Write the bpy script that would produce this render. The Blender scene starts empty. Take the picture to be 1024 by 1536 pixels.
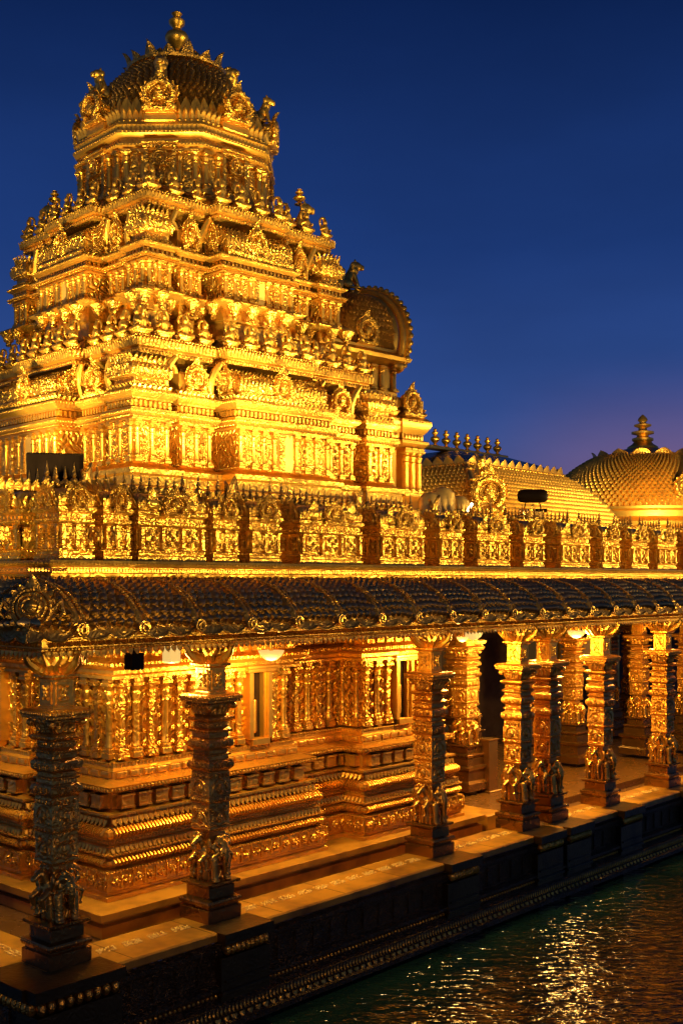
import bpy, math, random
import numpy as np
from mathutils import Matrix, Vector

R = math.radians
PI = math.pi
random.seed(7)
S = bpy.context.scene
COL = S.collection

# ------------------------------------------------------------------ camera
CAM_AZ = 42.1                       # viewing azimuth; +X runs along the gallery front
cam = bpy.data.cameras.new("camera")
cam.sensor_fit = 'HORIZONTAL'
cam.sensor_width = 36.0
cam.lens = 59.77
cam.shift_y = 104.0 / 1024.0
cam.clip_end = 2000
co = bpy.data.objects.new("camera", cam)
COL.objects.link(co)
co.location = (0, 0, 4.2)
co.rotation_euler = (R(90), 0, R(CAM_AZ - 90))
S.camera = co

# ------------------------------------------------------------------ sky (dusk, sun below the horizon)
W = bpy.data.worlds.new("World")
S.world = W
W.use_nodes = True
nt = W.node_tree
nt.nodes.clear()
out = nt.nodes.new('ShaderNodeOutputWorld')
bg = nt.nodes.new('ShaderNodeBackground')
tc = nt.nodes.new('ShaderNodeTexCoord')
sep = nt.nodes.new('ShaderNodeSeparateXYZ')
nt.links.new(tc.outputs['Generated'], sep.inputs[0])
cr = nt.nodes.new('ShaderNodeValToRGB')
nt.links.new(sep.outputs['Z'], cr.inputs[0])
el = cr.color_ramp.elements
el[0].position = 0.0;  el[0].color = (0.092, 0.125, 0.305, 1)
el[1].position = 1.0;  el[1].color = (0.0025, 0.010, 0.055, 1)
for p, c in ((0.06, (0.062, 0.100, 0.290, 1)), (0.15, (0.028, 0.070, 0.255, 1)),
             (0.28, (0.012, 0.041, 0.180, 1)), (0.46, (0.0035, 0.015, 0.078, 1))):
    e = el.new(p); e.color = c
# pink afterglow low in one direction
dot = nt.nodes.new('ShaderNodeVectorMath'); dot.operation = 'DOT_PRODUCT'
nt.links.new(tc.outputs['Generated'], dot.inputs[0])
ga = R(CAM_AZ - 24)
dot.inputs[1].default_value = (math.cos(ga), math.sin(ga), 0.06)
mr = nt.nodes.new('ShaderNodeMapRange'); mr.interpolation_type = 'SMOOTHERSTEP'
mr.inputs['From Min'].default_value = 0.945; mr.inputs['From Max'].default_value = 1.0
nt.links.new(dot.outputs['Value'], mr.inputs['Value'])
mz = nt.nodes.new('ShaderNodeMapRange'); mz.interpolation_type = 'SMOOTHSTEP'
mz.inputs['From Min'].default_value = 0.20; mz.inputs['From Max'].default_value = 0.02
nt.links.new(sep.outputs['Z'], mz.inputs['Value'])
mm = nt.nodes.new('ShaderNodeMath'); mm.operation = 'MULTIPLY'
nt.links.new(mr.outputs[0], mm.inputs[0]); nt.links.new(mz.outputs[0], mm.inputs[1])
mx = nt.nodes.new('ShaderNodeMix'); mx.data_type = 'RGBA'
nt.links.new(mm.outputs[0], mx.inputs['Factor'])
nt.links.new(cr.outputs[0], mx.inputs['A'])
mx.inputs['B'].default_value = (0.25, 0.125, 0.235, 1)
bg.inputs['Strength'].default_value = 1.0
sn_ = nt.nodes.new('ShaderNodeTexNoise'); sn_.inputs['Scale'].default_value = 3.2; sn_.inputs['Detail'].default_value = 5
sm_ = nt.nodes.new('ShaderNodeMapping'); sm_.inputs['Scale'].default_value = (1, 1, 3.0)
nt.links.new(tc.outputs['Generated'], sm_.inputs['Vector']); nt.links.new(sm_.outputs[0], sn_.inputs['Vector'])
sr_ = nt.nodes.new('ShaderNodeMapRange'); sr_.inputs['From Min'].default_value = .3; sr_.inputs['From Max'].default_value = .7
sr_.inputs['To Min'].default_value = .88; sr_.inputs['To Max'].default_value = 1.10
nt.links.new(sn_.outputs['Fac'], sr_.inputs['Value'])
sv_ = nt.nodes.new('ShaderNodeVectorMath'); sv_.operation = 'SCALE'
nt.links.new(mx.outputs['Result'], sv_.inputs[0]); nt.links.new(sr_.outputs[0], sv_.inputs['Scale'])
nt.links.new(sv_.outputs[0], bg.inputs['Color'])
nt.links.new(bg.outputs[0], out.inputs[0])

S.view_settings.view_transform = 'Standard'
S.view_settings.look = 'None'
S.view_settings.exposure = 0
S.view_settings.gamma = 1
S.render.engine = 'CYCLES'
S.cycles.use_denoising = True
S.cycles.max_bounces = 5
S.cycles.glossy_bounces = 3
S.cycles.diffuse_bounces = 3
S.cycles.caustics_reflective = False
S.cycles.caustics_refractive = False
S.cycles.sample_clamp_indirect = 4

WARM = (1.0, 0.68, 0.26)
FLOOD = (1.0, 0.74, 0.30)
LIGHTS = []
def lamp(kind, loc, power, to=None, size=0.1, cone=80, blend=0.5, col=WARM):
    l = bpy.data.lights.new(kind.lower() + "_light", kind)
    l.energy = power; l.color = col
    if kind == 'SPOT':
        l.spot_size = R(cone); l.spot_blend = blend; l.shadow_soft_size = size
    elif kind == 'POINT':
        l.shadow_soft_size = size
    o = bpy.data.objects.new(kind.lower() + "_light", l)
    COL.objects.link(o); o.location = loc
    if to is not None:
        d = Vector(to) - Vector(loc)
        o.rotation_euler = d.to_track_quat('-Z', 'Y').to_euler()
    return o

# ------------------------------------------------------------------ materials
def new_mat(name):
    m = bpy.data.materials.new(name); m.use_nodes = True
    n = m.node_tree; n.nodes.clear()
    o = n.nodes.new('ShaderNodeOutputMaterial')
    b = n.nodes.new('ShaderNodeBsdfPrincipled')
    n.links.new(b.outputs[0], o.inputs[0])
    return m, n, b

def coords(n, scale):
    t = n.nodes.new('ShaderNodeTexCoord')
    oi = n.nodes.new('ShaderNodeObjectInfo')
    m = n.nodes.new('ShaderNodeMath'); m.operation = 'MULTIPLY'; m.inputs[1].default_value = 37.0
    n.links.new(oi.outputs['Random'], m.inputs[0])
    a = n.nodes.new('ShaderNodeVectorMath'); a.operation = 'ADD'
    n.links.new(t.outputs['Object'], a.inputs[0]); n.links.new(m.outputs[0], a.inputs[1])
    s = n.nodes.new('ShaderNodeVectorMath'); s.operation = 'SCALE'; s.inputs['Scale'].default_value = scale
    n.links.new(a.outputs[0], s.inputs[0])
    return s.outputs[0]

def gold(name, col, rough=0.36, metal=0.85, scale=9.0, carve=0.0, fine=0.25, dist=0.02, worn=(0.38, 0.18, 0.03), wear=0.65):
    """gilded metal: carve = deep scrollwork, fine = hammered grain, worn patches of bronze"""
    m, n, b = new_mat(name)
    v = coords(n, 1.0)
    nz = n.nodes.new('ShaderNodeTexNoise'); nz.inputs['Scale'].default_value = 2.3; nz.inputs['Detail'].default_value = 3
    n.links.new(v, nz.inputs['Vector'])
    cr = n.nodes.new('ShaderNodeMapRange')
    cr.inputs['From Min'].default_value = 0.45; cr.inputs['From Max'].default_value = 0.75
    cr.inputs['To Max'].default_value = wear
    n.links.new(nz.outputs['Fac'], cr.inputs['Value'])
    mix = n.nodes.new('ShaderNodeMix'); mix.data_type = 'RGBA'
    mix.inputs['A'].default_value = (*col, 1); mix.inputs['B'].default_value = (*worn, 1)
    n.links.new(cr.outputs[0], mix.inputs['Factor'])
    n.links.new(mix.outputs['Result'], b.inputs['Base Color'])
    b.inputs['Metallic'].default_value = metal
    rr = n.nodes.new('ShaderNodeMapRange')
    rr.inputs['To Min'].default_value = rough - 0.1; rr.inputs['To Max'].default_value = rough + 0.14
    n.links.new(nz.outputs['Fac'], rr.inputs['Value'])
    n.links.new(rr.outputs[0], b.inputs['Roughness'])
    f = n.nodes.new('ShaderNodeTexNoise'); f.inputs['Scale'].default_value = scale * 4.5; f.inputs['Detail'].default_value = 2
    n.links.new(v, f.inputs['Vector'])
    h = n.nodes.new('ShaderNodeMath'); h.operation = 'MULTIPLY'; h.inputs[1].default_value = fine
    n.links.new(f.outputs['Fac'], h.inputs[0])
    top = h.outputs[0]
    if carve:
        d = n.nodes.new('ShaderNodeTexNoise'); d.inputs['Scale'].default_value = scale * 0.55; d.inputs['Detail'].default_value = 1
        n.links.new(v, d.inputs['Vector'])
        ad = n.nodes.new('ShaderNodeVectorMath'); ad.operation = 'MULTIPLY_ADD'
        ad.inputs[1].default_value = (0.30,) * 3
        n.links.new(d.outputs['Color'], ad.inputs[0]); n.links.new(v, ad.inputs[2])
        vo = n.nodes.new('ShaderNodeTexVoronoi'); vo.feature = 'F1'; vo.inputs['Scale'].default_value = scale
        n.links.new(ad.outputs[0], vo.inputs['Vector'])
        # scroll rings: a sine of the cell distance
        si = n.nodes.new('ShaderNodeMath'); si.operation = 'MULTIPLY'; si.inputs[1].default_value = 15.0
        n.links.new(vo.outputs['Distance'], si.inputs[0])
        sn = n.nodes.new('ShaderNodeMath'); sn.operation = 'SINE'
        n.links.new(si.outputs[0], sn.inputs[0])
        ma = n.nodes.new('ShaderNodeMath'); ma.operation = 'MULTIPLY_ADD'; ma.inputs[1].default_value = carve * 0.5
        n.links.new(sn.outputs[0], ma.inputs[0]); n.links.new(top, ma.inputs[2])
        top = ma.outputs[0]
    bp = n.nodes.new('ShaderNodeBump'); bp.inputs['Strength'].default_value = 1.0
    bp.inputs['Distance'].default_value = dist
    n.links.new(top, bp.inputs['Height'])
    n.links.new(bp.outputs[0], b.inputs['Normal'])
    return m

G1 = (0.93, 0.50, 0.060)
M = {}
M['gold'] = gold('gold_leaf', G1, 0.38, 0.90, 6, 0.6, 0.3, 0.008)
M['plain'] = gold('gold_smooth', G1, 0.36, 0.90, 6, 0.2, 0.3, 0.005)
M['carved'] = gold('gold_carved', G1, 0.35, 0.92, 5.5, 1.0, 0.25, 0.021)
M['finecarved'] = gold('gold_fine_carved', G1, 0.35, 0.92, 7.5, 1.0, 0.25, 0.013)
M['shrine'] = gold('gold_shrine', (0.92, 0.49, 0.055), 0.35, 0.86, 8, 1.0, 0.25, 0.010, (0.34, 0.17, 0.03), 0.5)
M['pedestal'] = gold('dark_bronze', (0.32, 0.165, 0.036), 0.26, 0.9, 7, 0.15, 0.5, 0.006, (0.10, 0.055, 0.018), 0.7)
M['blockstone'] = gold('brown_polished_stone', (0.15, 0.085, 0.026), 0.30, 0.88, 7, 0.2, 0.5, 0.006, (0.04, 0.026, 0.012), 0.7)
M['bronze'] = gold('dark_gilt', (0.70, 0.36, 0.05), 0.33, 0.92, 9, 0.7, 0.3, 0.007, (0.22, 0.11, 0.03), 0.6)
M['tile'] = gold('bronze_tile', (0.52, 0.33, 0.10), 0.26, 0.93, 9, 0.0, 0.3, 0.004, (0.24, 0.17, 0.09), 0.8)
M['domed'] = gold('dome_tile', (0.46, 0.24, 0.04), 0.33, 0.85, 14, 0.3, 0.5, 0.010, (0.25, 0.13, 0.04), 0.7)
M['goldtile'] = gold('gilt_tile', (0.88, 0.47, 0.06), 0.38, 0.75, 14, 0.0, 0.5, 0.010)
M['pillar'] = gold('pillar_gilt', (0.80, 0.40, 0.050), 0.32, 0.84, 11, 0.9, 0.25, 0.006, (0.26, 0.13, 0.03), 0.6)
M['pillarplain'] = gold('pillar_gilt_smooth', (0.72, 0.38, 0.052), 0.25, 0.86, 9, 0.2, 0.5, 0.008, (0.18, 0.09, 0.03), 0.6)
M['beige'] = gold('gilt_face_plain', (0.95, 0.55, 0.10), 0.45, 0.5, 6, 0, 0.3, 0.01)

def stone(name, col, col2, rough=0.35, spec=0.5, scale=3.0, bump=0.3, dist=0.01):
    m, n, b = new_mat(name)
    v = coords(n, 1.0)
    nz = n.nodes.new('ShaderNodeTexNoise'); nz.inputs['Scale'].default_value = scale; nz.inputs['Detail'].default_value = 6
    n.links.new(v, nz.inputs['Vector'])
    mix = n.nodes.new('ShaderNodeMix'); mix.data_type = 'RGBA'
    mix.inputs['A'].default_value = (*col, 1); mix.inputs['B'].default_value = (*col2, 1)
    mr = n.nodes.new('ShaderNodeMapRange'); mr.inputs['From Min'].default_value = .35; mr.inputs['From Max'].default_value = .68
    n.links.new(nz.outputs['Fac'], mr.inputs['Value'])
    n.links.new(mr.outputs[0], mix.inputs['Factor'])
    n.links.new(mix.outputs['Result'], b.inputs['Base Color'])
    r2 = n.nodes.new('ShaderNodeMapRange'); r2.inputs['To Min'].default_value = rough - .1; r2.inputs['To Max'].default_value = rough + .2
    n.links.new(nz.outputs['Fac'], r2.inputs['Value']); n.links.new(r2.outputs[0], b.inputs['Roughness'])
    b.inputs['Specular IOR Level'].default_value = spec
    n2 = n.nodes.new('ShaderNodeTexNoise'); n2.inputs['Scale'].default_value = scale * 9; n2.inputs['Detail'].default_value = 3
    n.links.new(v, n2.inputs['Vector'])
    bp = n.nodes.new('ShaderNodeBump'); bp.inputs['Strength'].default_value = bump; bp.inputs['Distance'].default_value = dist
    n.links.new(n2.outputs['Fac'], bp.inputs['Height']); n.links.new(bp.outputs[0], b.inputs['Normal'])
    return m
M['darkstone'] = stone('dark_granite', (0.045, 0.034, 0.020), (0.10, 0.070, 0.035), 0.34, 0.5, 4, 0.5, 0.012)
M['wallstone'] = gold('dark_carved_wall', (0.16, 0.095, 0.035), 0.40, 0.93, 14, 0.9, 0.5, 0.02, (0.07, 0.045, 0.02), 0.7)
M['marble'] = gold('brown_marble', (0.66, 0.31, 0.028), 0.34, 0.40, 5, 0, 0.3, 0.004, (0.22, 0.095, 0.016), 1.0)
M['floor'] = gold('polished_floor', (0.20, 0.088, 0.018), 0.26, 0.35, 4, 0, 0.3, 0.003, (0.16, 0.07, 0.016), 0.8)
M['steel'] = gold('dull_steel', (0.34, 0.19, 0.05), 0.3, 0.9, 3, 0, 0.3, 0.002, (0.22, 0.12, 0.03), 0.6)
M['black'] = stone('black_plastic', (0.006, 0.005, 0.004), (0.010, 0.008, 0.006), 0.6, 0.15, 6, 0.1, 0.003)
M['brownpaint'] = stone('brown_housing', (0.022, 0.010, 0.003), (0.014, 0.007, 0.002), 0.55, 0.06, 5, 0.1, 0.003)
M['inlay'] = gold('gilt_inlay', (1.0, 0.66, 0.14), 0.50, 0.05, 6, 0, 0.2, 0.002, (0.9, 0.48, 0.08), 0.3)
M['darkwall'] = stone('dark_brown', (0.10, 0.055, 0.02), (0.06, 0.03, 0.012), 0.6, 0.3, 3, 0.3, 0.01)  # mottled dark brown base colour
M['blue'] = stone('blue_cloth', (0.02, 0.05, 0.28), (0.012, 0.03, 0.15), 0.5, 0.4, 8, 0.3, 0.004)
M['white'] = stone('white_plastic', (0.7, 0.66, 0.55), (0.55, 0.5, 0.4), 0.4, 0.4, 8, 0.2, 0.004)

def glow(name, col, st):
    m, n, b = new_mat(name)
    b.inputs['Base Color'].default_value = (.16, .10, .03, 1)
    b.inputs['Emission Color'].default_value = (*col, 1)
    b.inputs['Emission Strength'].default_value = st
    return m
M['bowl'] = glow('lit_lamp_bowl', (1.0, 0.64, 0.18), 0.85)
M['hot'] = glow('lit_flood_face', (1.0, 0.80, 0.40), 7.0)

def water():
    m, n, b = new_mat('pond_water')
    b.inputs['Base Color'].default_value = (0.004, 0.016, 0.013, 1)
    b.inputs['Roughness'].default_value = 0.06
    b.inputs['IOR'].default_value = 1.35
    b.inputs['Specular IOR Level'].default_value = 0.9
    t = n.nodes.new('ShaderNodeTexCoord')
    mp = n.nodes.new('ShaderNodeMapping'); mp.vector_type = 'TEXTURE'; mp.inputs['Rotation'].default_value = (0, 0, R(-52)); mp.inputs['Scale'].default_value = (2.0, 0.85, 1)
    n.links.new(t.outputs['Object'], mp.inputs['Vector'])
    a = n.nodes.new('ShaderNodeTexNoise'); a.inputs['Scale'].default_value = 7.0; a.inputs['Detail'].default_value = 2.5; a.inputs['Distortion'].default_value = .6
    c = n.nodes.new('ShaderNodeTexNoise'); c.inputs['Scale'].default_value = 1.1; c.inputs['Detail'].default_value = 1
    n.links.new(mp.outputs[0], a.inputs['Vector']); n.links.new(mp.outputs[0], c.inputs['Vector'])
    ad = n.nodes.new('ShaderNodeMath'); ad.operation = 'MULTIPLY_ADD'; ad.inputs[1].default_value = 0.9
    n.links.new(c.outputs['Fac'], ad.inputs[0]); n.links.new(a.outputs['Fac'], ad.inputs[2])
    bp = n.nodes.new('ShaderNodeBump'); bp.inputs['Strength'].default_value = 1.0; bp.inputs['Distance'].default_value = 0.040
    n.links.new(ad.outputs[0], bp.inputs['Height']); n.links.new(bp.outputs[0], b.inputs['Normal'])
    return m
M['water'] = water()

# ------------------------------------------------------------------ mesh helpers
class MB:
    def __init__(self):
        self.V = []; self.F = []; self.n = 0; self._c = None
    def add(self, vs, fs):
        vs = np.asarray(vs, dtype=float).reshape(-1, 3)
        n = self.n
        self.V.append(vs); self.F.extend([tuple(i + n for i in f) for f in fs]); self.n += len(vs)
        self._c = None
        return self
    def arr(self):
        return np.concatenate(self.V) if self.V else np.zeros((0, 3))
    def stamp(self, o, loc=(0, 0, 0), rz=0.0, sc=1.0, ry=0.0, rx=0.0):
        m = Matrix.Rotation(rz, 3, 'Z') @ Matrix.Rotation(rx, 3, 'X') @ Matrix.Rotation(ry, 3, 'Y')
        m = np.array(m)
        s = np.array(sc if hasattr(sc, '__len__') else (sc, sc, sc))
        return self.add((o.arr() * s) @ m.T + np.array(loc), o.F)
    def stampm(self, o, m3, loc):
        return self.add(o.arr() @ np.array(m3).T + np.array(loc), o.F)
    def box(self, x0, x1, y0, y1, z0, z1):
        return self.add([(x0, y0, z0), (x1, y0, z0), (x1, y1, z0), (x0, y1, z0), (x0, y0, z1), (x1, y0, z1), (x1, y1, z1), (x0, y1, z1)],
                        [(3, 2, 1, 0), (4, 5, 6, 7), (0, 1, 5, 4), (1, 2, 6, 5), (2, 3, 7, 6), (3, 0, 4, 7)])
    def cbox(self, c, s, bev=0.0):
        x, y, z = c; a, b, h = s[0] / 2, s[1] / 2, s[2] / 2
        if not bev:
            return self.box(x - a, x + a, y - b, y + b, z - h, z + h)
        pl = [(x - a, y - b), (x + a, y - b), (x + a, y + b), (x - a, y + b)]
        return self.sweep(pl, [(-bev, z - h), (0, z - h + bev), (0, z + h - bev), (-bev, z + h)], True, True)
    def sweep(self, path, prof, closed=True, cap=False):
        P = np.array(path, dtype=float); N = len(P)
        def rn(a, b):
            d = b - a; L = math.hypot(*d) or 1
            return np.array((d[1] / L, -d[0] / L))
        mit = []
        for i in range(N):
            n1 = rn(P[i - 1], P[i]) if (closed or i > 0) else None
            n2 = rn(P[i], P[(i + 1) % N]) if (closed or i < N - 1) else None
            if n1 is None: m = n2
            elif n2 is None: m = n1
            else: m = (n1 + n2) / max(0.25, 1 + float(n1 @ n2))
            mit.append(m)
        mit = np.array(mit)
        vs = []
        for d, z in prof:
            q = P + mit * d
            vs.append(np.column_stack((q, np.full(N, z))))
        fs = []
        K = len(prof)
        for j in range(K - 1):
            for i in range(N if closed else N - 1):
                a = j * N + i; b = j * N + (i + 1) % N
                fs.append((a, b, b + N, a + N))
        if cap and closed:
            fs.append(tuple(range((K - 1) * N, K * N)))
            fs.append(tuple(range(N - 1, -1, -1)))
        return self.add(np.concatenate(vs), fs)
    def lathe(self, prof, n=16, c=(0, 0, 0), rot=0.0, cap=True, mod=None, a0=0.0, a1=2 * PI):
        vs = []; full = abs(a1 - a0 - 2 * PI) < 1e-6
        m = n if full else n + 1
        for r, z in prof:
            for i in range(m):
                a = a0 + (a1 - a0) * i / n + rot
                k = r * (mod(i, n, r, z) if mod else 1)
                vs.append((c[0] + k * math.cos(a), c[1] + k * math.sin(a), c[2] + z))
        fs = []
        for j in range(len(prof) - 1):
            for i in range(n):
                i2 = (i + 1) % m if full else i + 1
                fs.append((j * m + i, j * m + i2, (j + 1) * m + i2, (j + 1) * m + i))
        if cap and full:
            fs.append(tuple(range((len(prof) - 1) * m, len(prof) * m)))
            fs.append(tuple(range(m - 1, -1, -1)))
        return self.add(vs, fs)
    def ell(self, c, r, nu=10, nv=6, rz=0.0):
        r = r if hasattr(r, '__len__') else (r, r, r)
        vs = [(0, 0, -1)]
        for j in range(1, nv):
            t = -PI / 2 + PI * j / nv
            for i in range(nu):
                a = 2 * PI * i / nu
                vs.append((math.cos(t) * math.cos(a), math.cos(t) * math.sin(a), math.sin(t)))
        vs.append((0, 0, 1))
        fs = []
        for i in range(nu):
            i2 = (i + 1) % nu
            fs.append((0, 1 + i2, 1 + i))
            for j in range(nv - 2):
                fs.append((1 + j * nu + i, 1 + j * nu + i2, 1 + (j + 1) * nu + i2, 1 + (j + 1) * nu + i))
            k = 1 + (nv - 2) * nu
            fs.append((k + i, k + i2, len(vs) - 1))
        v = np.array(vs) * np.array(r)
        if rz:
            v = v @ np.array(Matrix.Rotation(rz, 3, 'Z')).T
        return self.add(v + np.array(c), fs)
    def tube(self, pts, rad, n=8, closed=False):
        pts = [Vector(p) for p in pts]; K = len(pts)
        if not hasattr(rad, '__len__'): rad = [rad] * K
        vs = []; up = None
        for k in range(K):
            a = pts[k - 1] if (k > 0 or closed) else pts[k]
            b = pts[(k + 1) % K] if (k < K - 1 or closed) else pts[k]
            t = (b - a).normalized()
            if up is None:
                up = t.orthogonal().normalized()
            else:
                up = (up - t * up.dot(t)).normalized()
            w = t.cross(up)
            for i in range(n):
                q = 2 * PI * i / n
                vs.append(pts[k] + (up * math.cos(q) + w * math.sin(q)) * rad[k])
        fs = []
        for k in range(K if closed else K - 1):
            k2 = (k + 1) % K
            for i in range(n):
                i2 = (i + 1) % n
                fs.append((k * n + i, k * n + i2, k2 * n + i2, k2 * n + i))
        if not closed:
            fs.append(tuple(range(n - 1, -1, -1))); fs.append(tuple(range((K - 1) * n, K * n)))
        return self.add([tuple(v) for v in vs], fs)
    def cap(self, a, b, ra, rb, n=10):
        self.tube([a, b], [ra, rb], n); self.ell(a, ra, n, 6); self.ell(b, rb, n, 6)
        return self
    def mesh(self, name, mat, smooth=True, ang=38):
        me = bpy.data.meshes.new(name)
        me.from_pydata([tuple(v) for v in self.arr()], [], self.F)
        me.materials.append(M[mat] if isinstance(mat, str) else mat)
        if smooth:
            me.polygons.foreach_set('use_smooth', [True] * len(me.polygons))
            me.set_sharp_from_angle(angle=R(ang))
        me.update()
        return me
    def build(self, name, mat, parent=None, smooth=True, ang=38):
        return link(name, self.mesh(name, mat, smooth, ang), parent)

def link(name, me, parent=None, loc=(0, 0, 0), rz=0.0, sc=None):
    o = bpy.data.objects.new(name, me); COL.objects.link(o)
    o.location = loc; o.rotation_euler = (0, 0, rz)
    if sc is not None: o.scale = sc if hasattr(sc, '__len__') else (sc, sc, sc)
    if parent is not None: o.parent = parent
    return o

def tag(o, label, cat, group=None, kind='thing'):
    o['label'] = label; o['category'] = cat
    if group: o['group'] = group
    if kind: o['kind'] = kind
    return o

def thing(name, label, cat, loc=(0, 0, 0), rz=0.0, group=None):
    return tag(link(name, None, None, loc, rz), label, cat, group)

def copy_tree(o, parent=None):
    c = o.copy(); COL.objects.link(c)
    if parent is not None: c.parent = parent
    for ch in list(o.children):
        copy_tree(ch, c)
    return c

def voxel(mb, size, name, mat, smooth_it=2):
    """unite overlapping volumes into one continuous skin"""
    me = bpy.data.meshes.new(name + "_raw")
    me.from_pydata([tuple(v) for v in mb.arr()], [], mb.F)
    o = bpy.data.objects.new(name + "_raw", me); COL.objects.link(o)
    r = o.modifiers.new("r", 'REMESH'); r.mode = 'VOXEL'; r.voxel_size = size
    s = o.modifiers.new("s", 'SMOOTH'); s.iterations = smooth_it; s.factor = 0.5
    dg = bpy.context.evaluated_depsgraph_get()
    ev = o.evaluated_get(dg)
    res = bpy.data.meshes.new_from_object(ev)
    res.name = name
    bpy.data.objects.remove(o); bpy.data.meshes.remove(me)
    res.materials.clear(); res.materials.append(M[mat])
    res.polygons.foreach_set('use_smooth', [True] * len(res.polygons))
    return res

def segs(path, closed=True, minlen=0.12, normals=None):
    """(a, b, rz, length) of every path edge; rz turns local -Y to the outward side"""
    N = len(path); r = []
    for i in range(N if closed else N - 1):
        a = np.array(path[i], float); b = np.array(path[(i + 1) % N], float)
        d = b - a; L = math.hypot(*d)
        if L < minlen: continue
        nrm = (d[1] / L, -d[0] / L)
        if normals and not any(nrm[0] * q[0] + nrm[1] * q[1] > 0.7 for q in normals): continue
        r.append((a, b, math.atan2(d[1], d[0]), L, np.array(nrm)))
    return r

def along(path, step, d=0.0, closed=True, minlen=0.12, normals=None, margin=0.0):
    """evenly spaced places (x, y, rz) along a path, d outside of it"""
    for a, b, rz, L, nrm in segs(path, closed, minlen, normals):
        L2 = L + 2 * margin
        k = max(1, int(round(L2 / step)))
        t = (b - a) / L
        for i in range(k):
            p = a - t * margin + t * (L2 * (i + .5) / k) + nrm * d
            yield p[0], p[1], rz

VIS = ((0, -1), (-1, 0))

# small ornaments, all facing local -Y
PEARL = MB().ell((0, 0, 0), 1.0, 7, 4)
def _leaf(w=1.0, h=1.0, curl=0.35):
    m = MB(); vs = []
    prof = ((0, .42), (.3, .5), (.6, .36), (.85, .16), (1.0, .0))
    for t, hw in prof:
        y = -curl * t * t
        for s in (-1, 0, 1):
            vs.append((s * hw * w, y - (.14 if s == 0 else 0.0), t * h))
    fs = []
    for j in range(4):
        for i in range(2):
            a = j * 3 + i
            fs.append((a, a + 1, a + 4, a + 3))
    n = len(vs)
    back = [(x, y + .10, z) for x, y, z in vs]
    fs2 = [tuple(reversed([i + n for i in f])) for f in fs]
    return m.add(vs + back, fs + fs2)
LEAF = _leaf()
def _flute():
    m = MB(); vs = []
    for j in range(6):
        t = j / 5; y = -math.sin(PI * t) * .34
        for s, k in ((-1, 0), (-.5, .20), (.5, .20), (1, 0)):
            vs.append((s * .5, y - k, t))
    fs = []
    for j in range(5):
        for i in range(3):
            a = j * 4 + i; fs.append((a, a + 1, a + 5, a + 4))
    return m.add(vs, fs)
FLUTE = _flute()
ROSE = MB()
for i in range(6):
    a = i * PI / 3
    ROSE.ell((.55 * math.cos(a), -.12, .55 * math.sin(a)), (.34, .22, .34), 6, 4)
ROSE.ell((0, -.25, 0), (.32, .25, .32), 6, 4)
BLOCK = MB().cbox((0, 0, 0), (1, 1, 1), 0.08)
TRI = MB().add([(-.5, 0, 0), (.5, 0, 0), (0, 0, 1), (0, -.28, .25)], [(0, 1, 3), (1, 2, 3), (2, 0, 3)])

def _scale_tile():
    pts = [(-.5, 0, .02), (.5, 0, .02), (.5, .50, .14), (.36, .86, .26), (0, 1.08, .42), (-.36, .86, .26), (-.5, .50, .14)]
    mid = [(0, .05, .45), (0, .80, .85)]
    low = [(x, y + .02, -.05) for x, y, z in pts]
    n = len(pts)
    return MB().add(pts + low + mid, [(0, 14, 1), (1, 14, 15, 2), (0, 6, 15, 14), (2, 15, 3), (3, 15, 4), (4, 15, 5), (5, 15, 6)] + [(i, (i + 1) % n, (i + 1) % n + n, i + n) for i in range(n)])
TILE = _scale_tile()
def put_tile(mb, p, t, down, w, l):
    """a fish-scale tile: p top middle, t along the row, down the slope"""
    t = Vector(t).normalized(); dn = Vector(down).normalized(); nn = t.cross(-dn).normalized()
    m = np.array([[t.x * w, dn.x * l, nn.x * l], [t.y * w, dn.y * l, nn.y * l], [t.z * w, dn.z * l, nn.z * l]])
    mb.stampm(TILE, m, tuple(p))

def kudu_mb():
    """horseshoe gable: flame rim, ring, boss, scroll feet (width ~1, height ~1.25)"""
    m = MB()
    cz = .50
    def arc(r, a0, a1, n, y): return [(r * math.cos(R(a0 + (a1 - a0) * i / n)), y, cz + r * math.sin(R(a0 + (a1 - a0) * i / n))) for i in range(n + 1)]
    m.tube(arc(.37, -62, 242, 18, -.10), .075, 7)
    m.tube(arc(.25, -50, 230, 14, -.07), .030, 6)
    for i in range(13):
        a = R(-40 + 260 * i / 12)
        m.stampm(LEAF, np.array(Matrix.Rotation(-(a - PI / 2), 3, 'Y')) * np.array((.20, .17, .13 + .02 * math.sin(a))), (.40 * math.cos(a), -.06, cz + .40 * math.sin(a)))
    m.stamp(LEAF, (0, -.06, .82), sc=(.34, .3, .44)); m.ell((0, -.10, .90), (.09, .06, .09), 7, 5)
    for s in (-1, 1): m.tube([(s * .36, -.07, .60), (s * .24, -.1, .84), (s * .06, -.1, .98)], [.05, .055, .03], 6)
    m.ell((0, -.09, cz), (.15, .10, .19), 8, 6)
    m.ell((0, -.13, cz + .17), (.07, .07, .08), 7, 5)
    for s in (-1, 1):
        m.ell((s * .33, -.09, .12), (.13, .08, .12), 8, 5)
        m.ell((s * .12, -.12, cz - .13), (.07, .06, .07), 6, 4)
        m.tube([(s * .18, -.08, .04), (s * .30, -.12, .24), (s * .22, -.10, .30)], [.05, .04, .02], 6)
    m.cbox((0, -.02, .06), (.86, .22, .12), .02)
    pl = [(p[0], p[2]) for p in arc(.36, -60, 240, 16, 0)]
    n = len(pl)
    m.add([(x, -.05, z) for x, z in pl] + [(x, .16, z) for x, z in pl],
          [tuple(range(n))] + [(i, i + n, (i + 1) % n + n, (i + 1) % n) for i in range(n)])
    return m
KUDU = kudu_mb()

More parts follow.
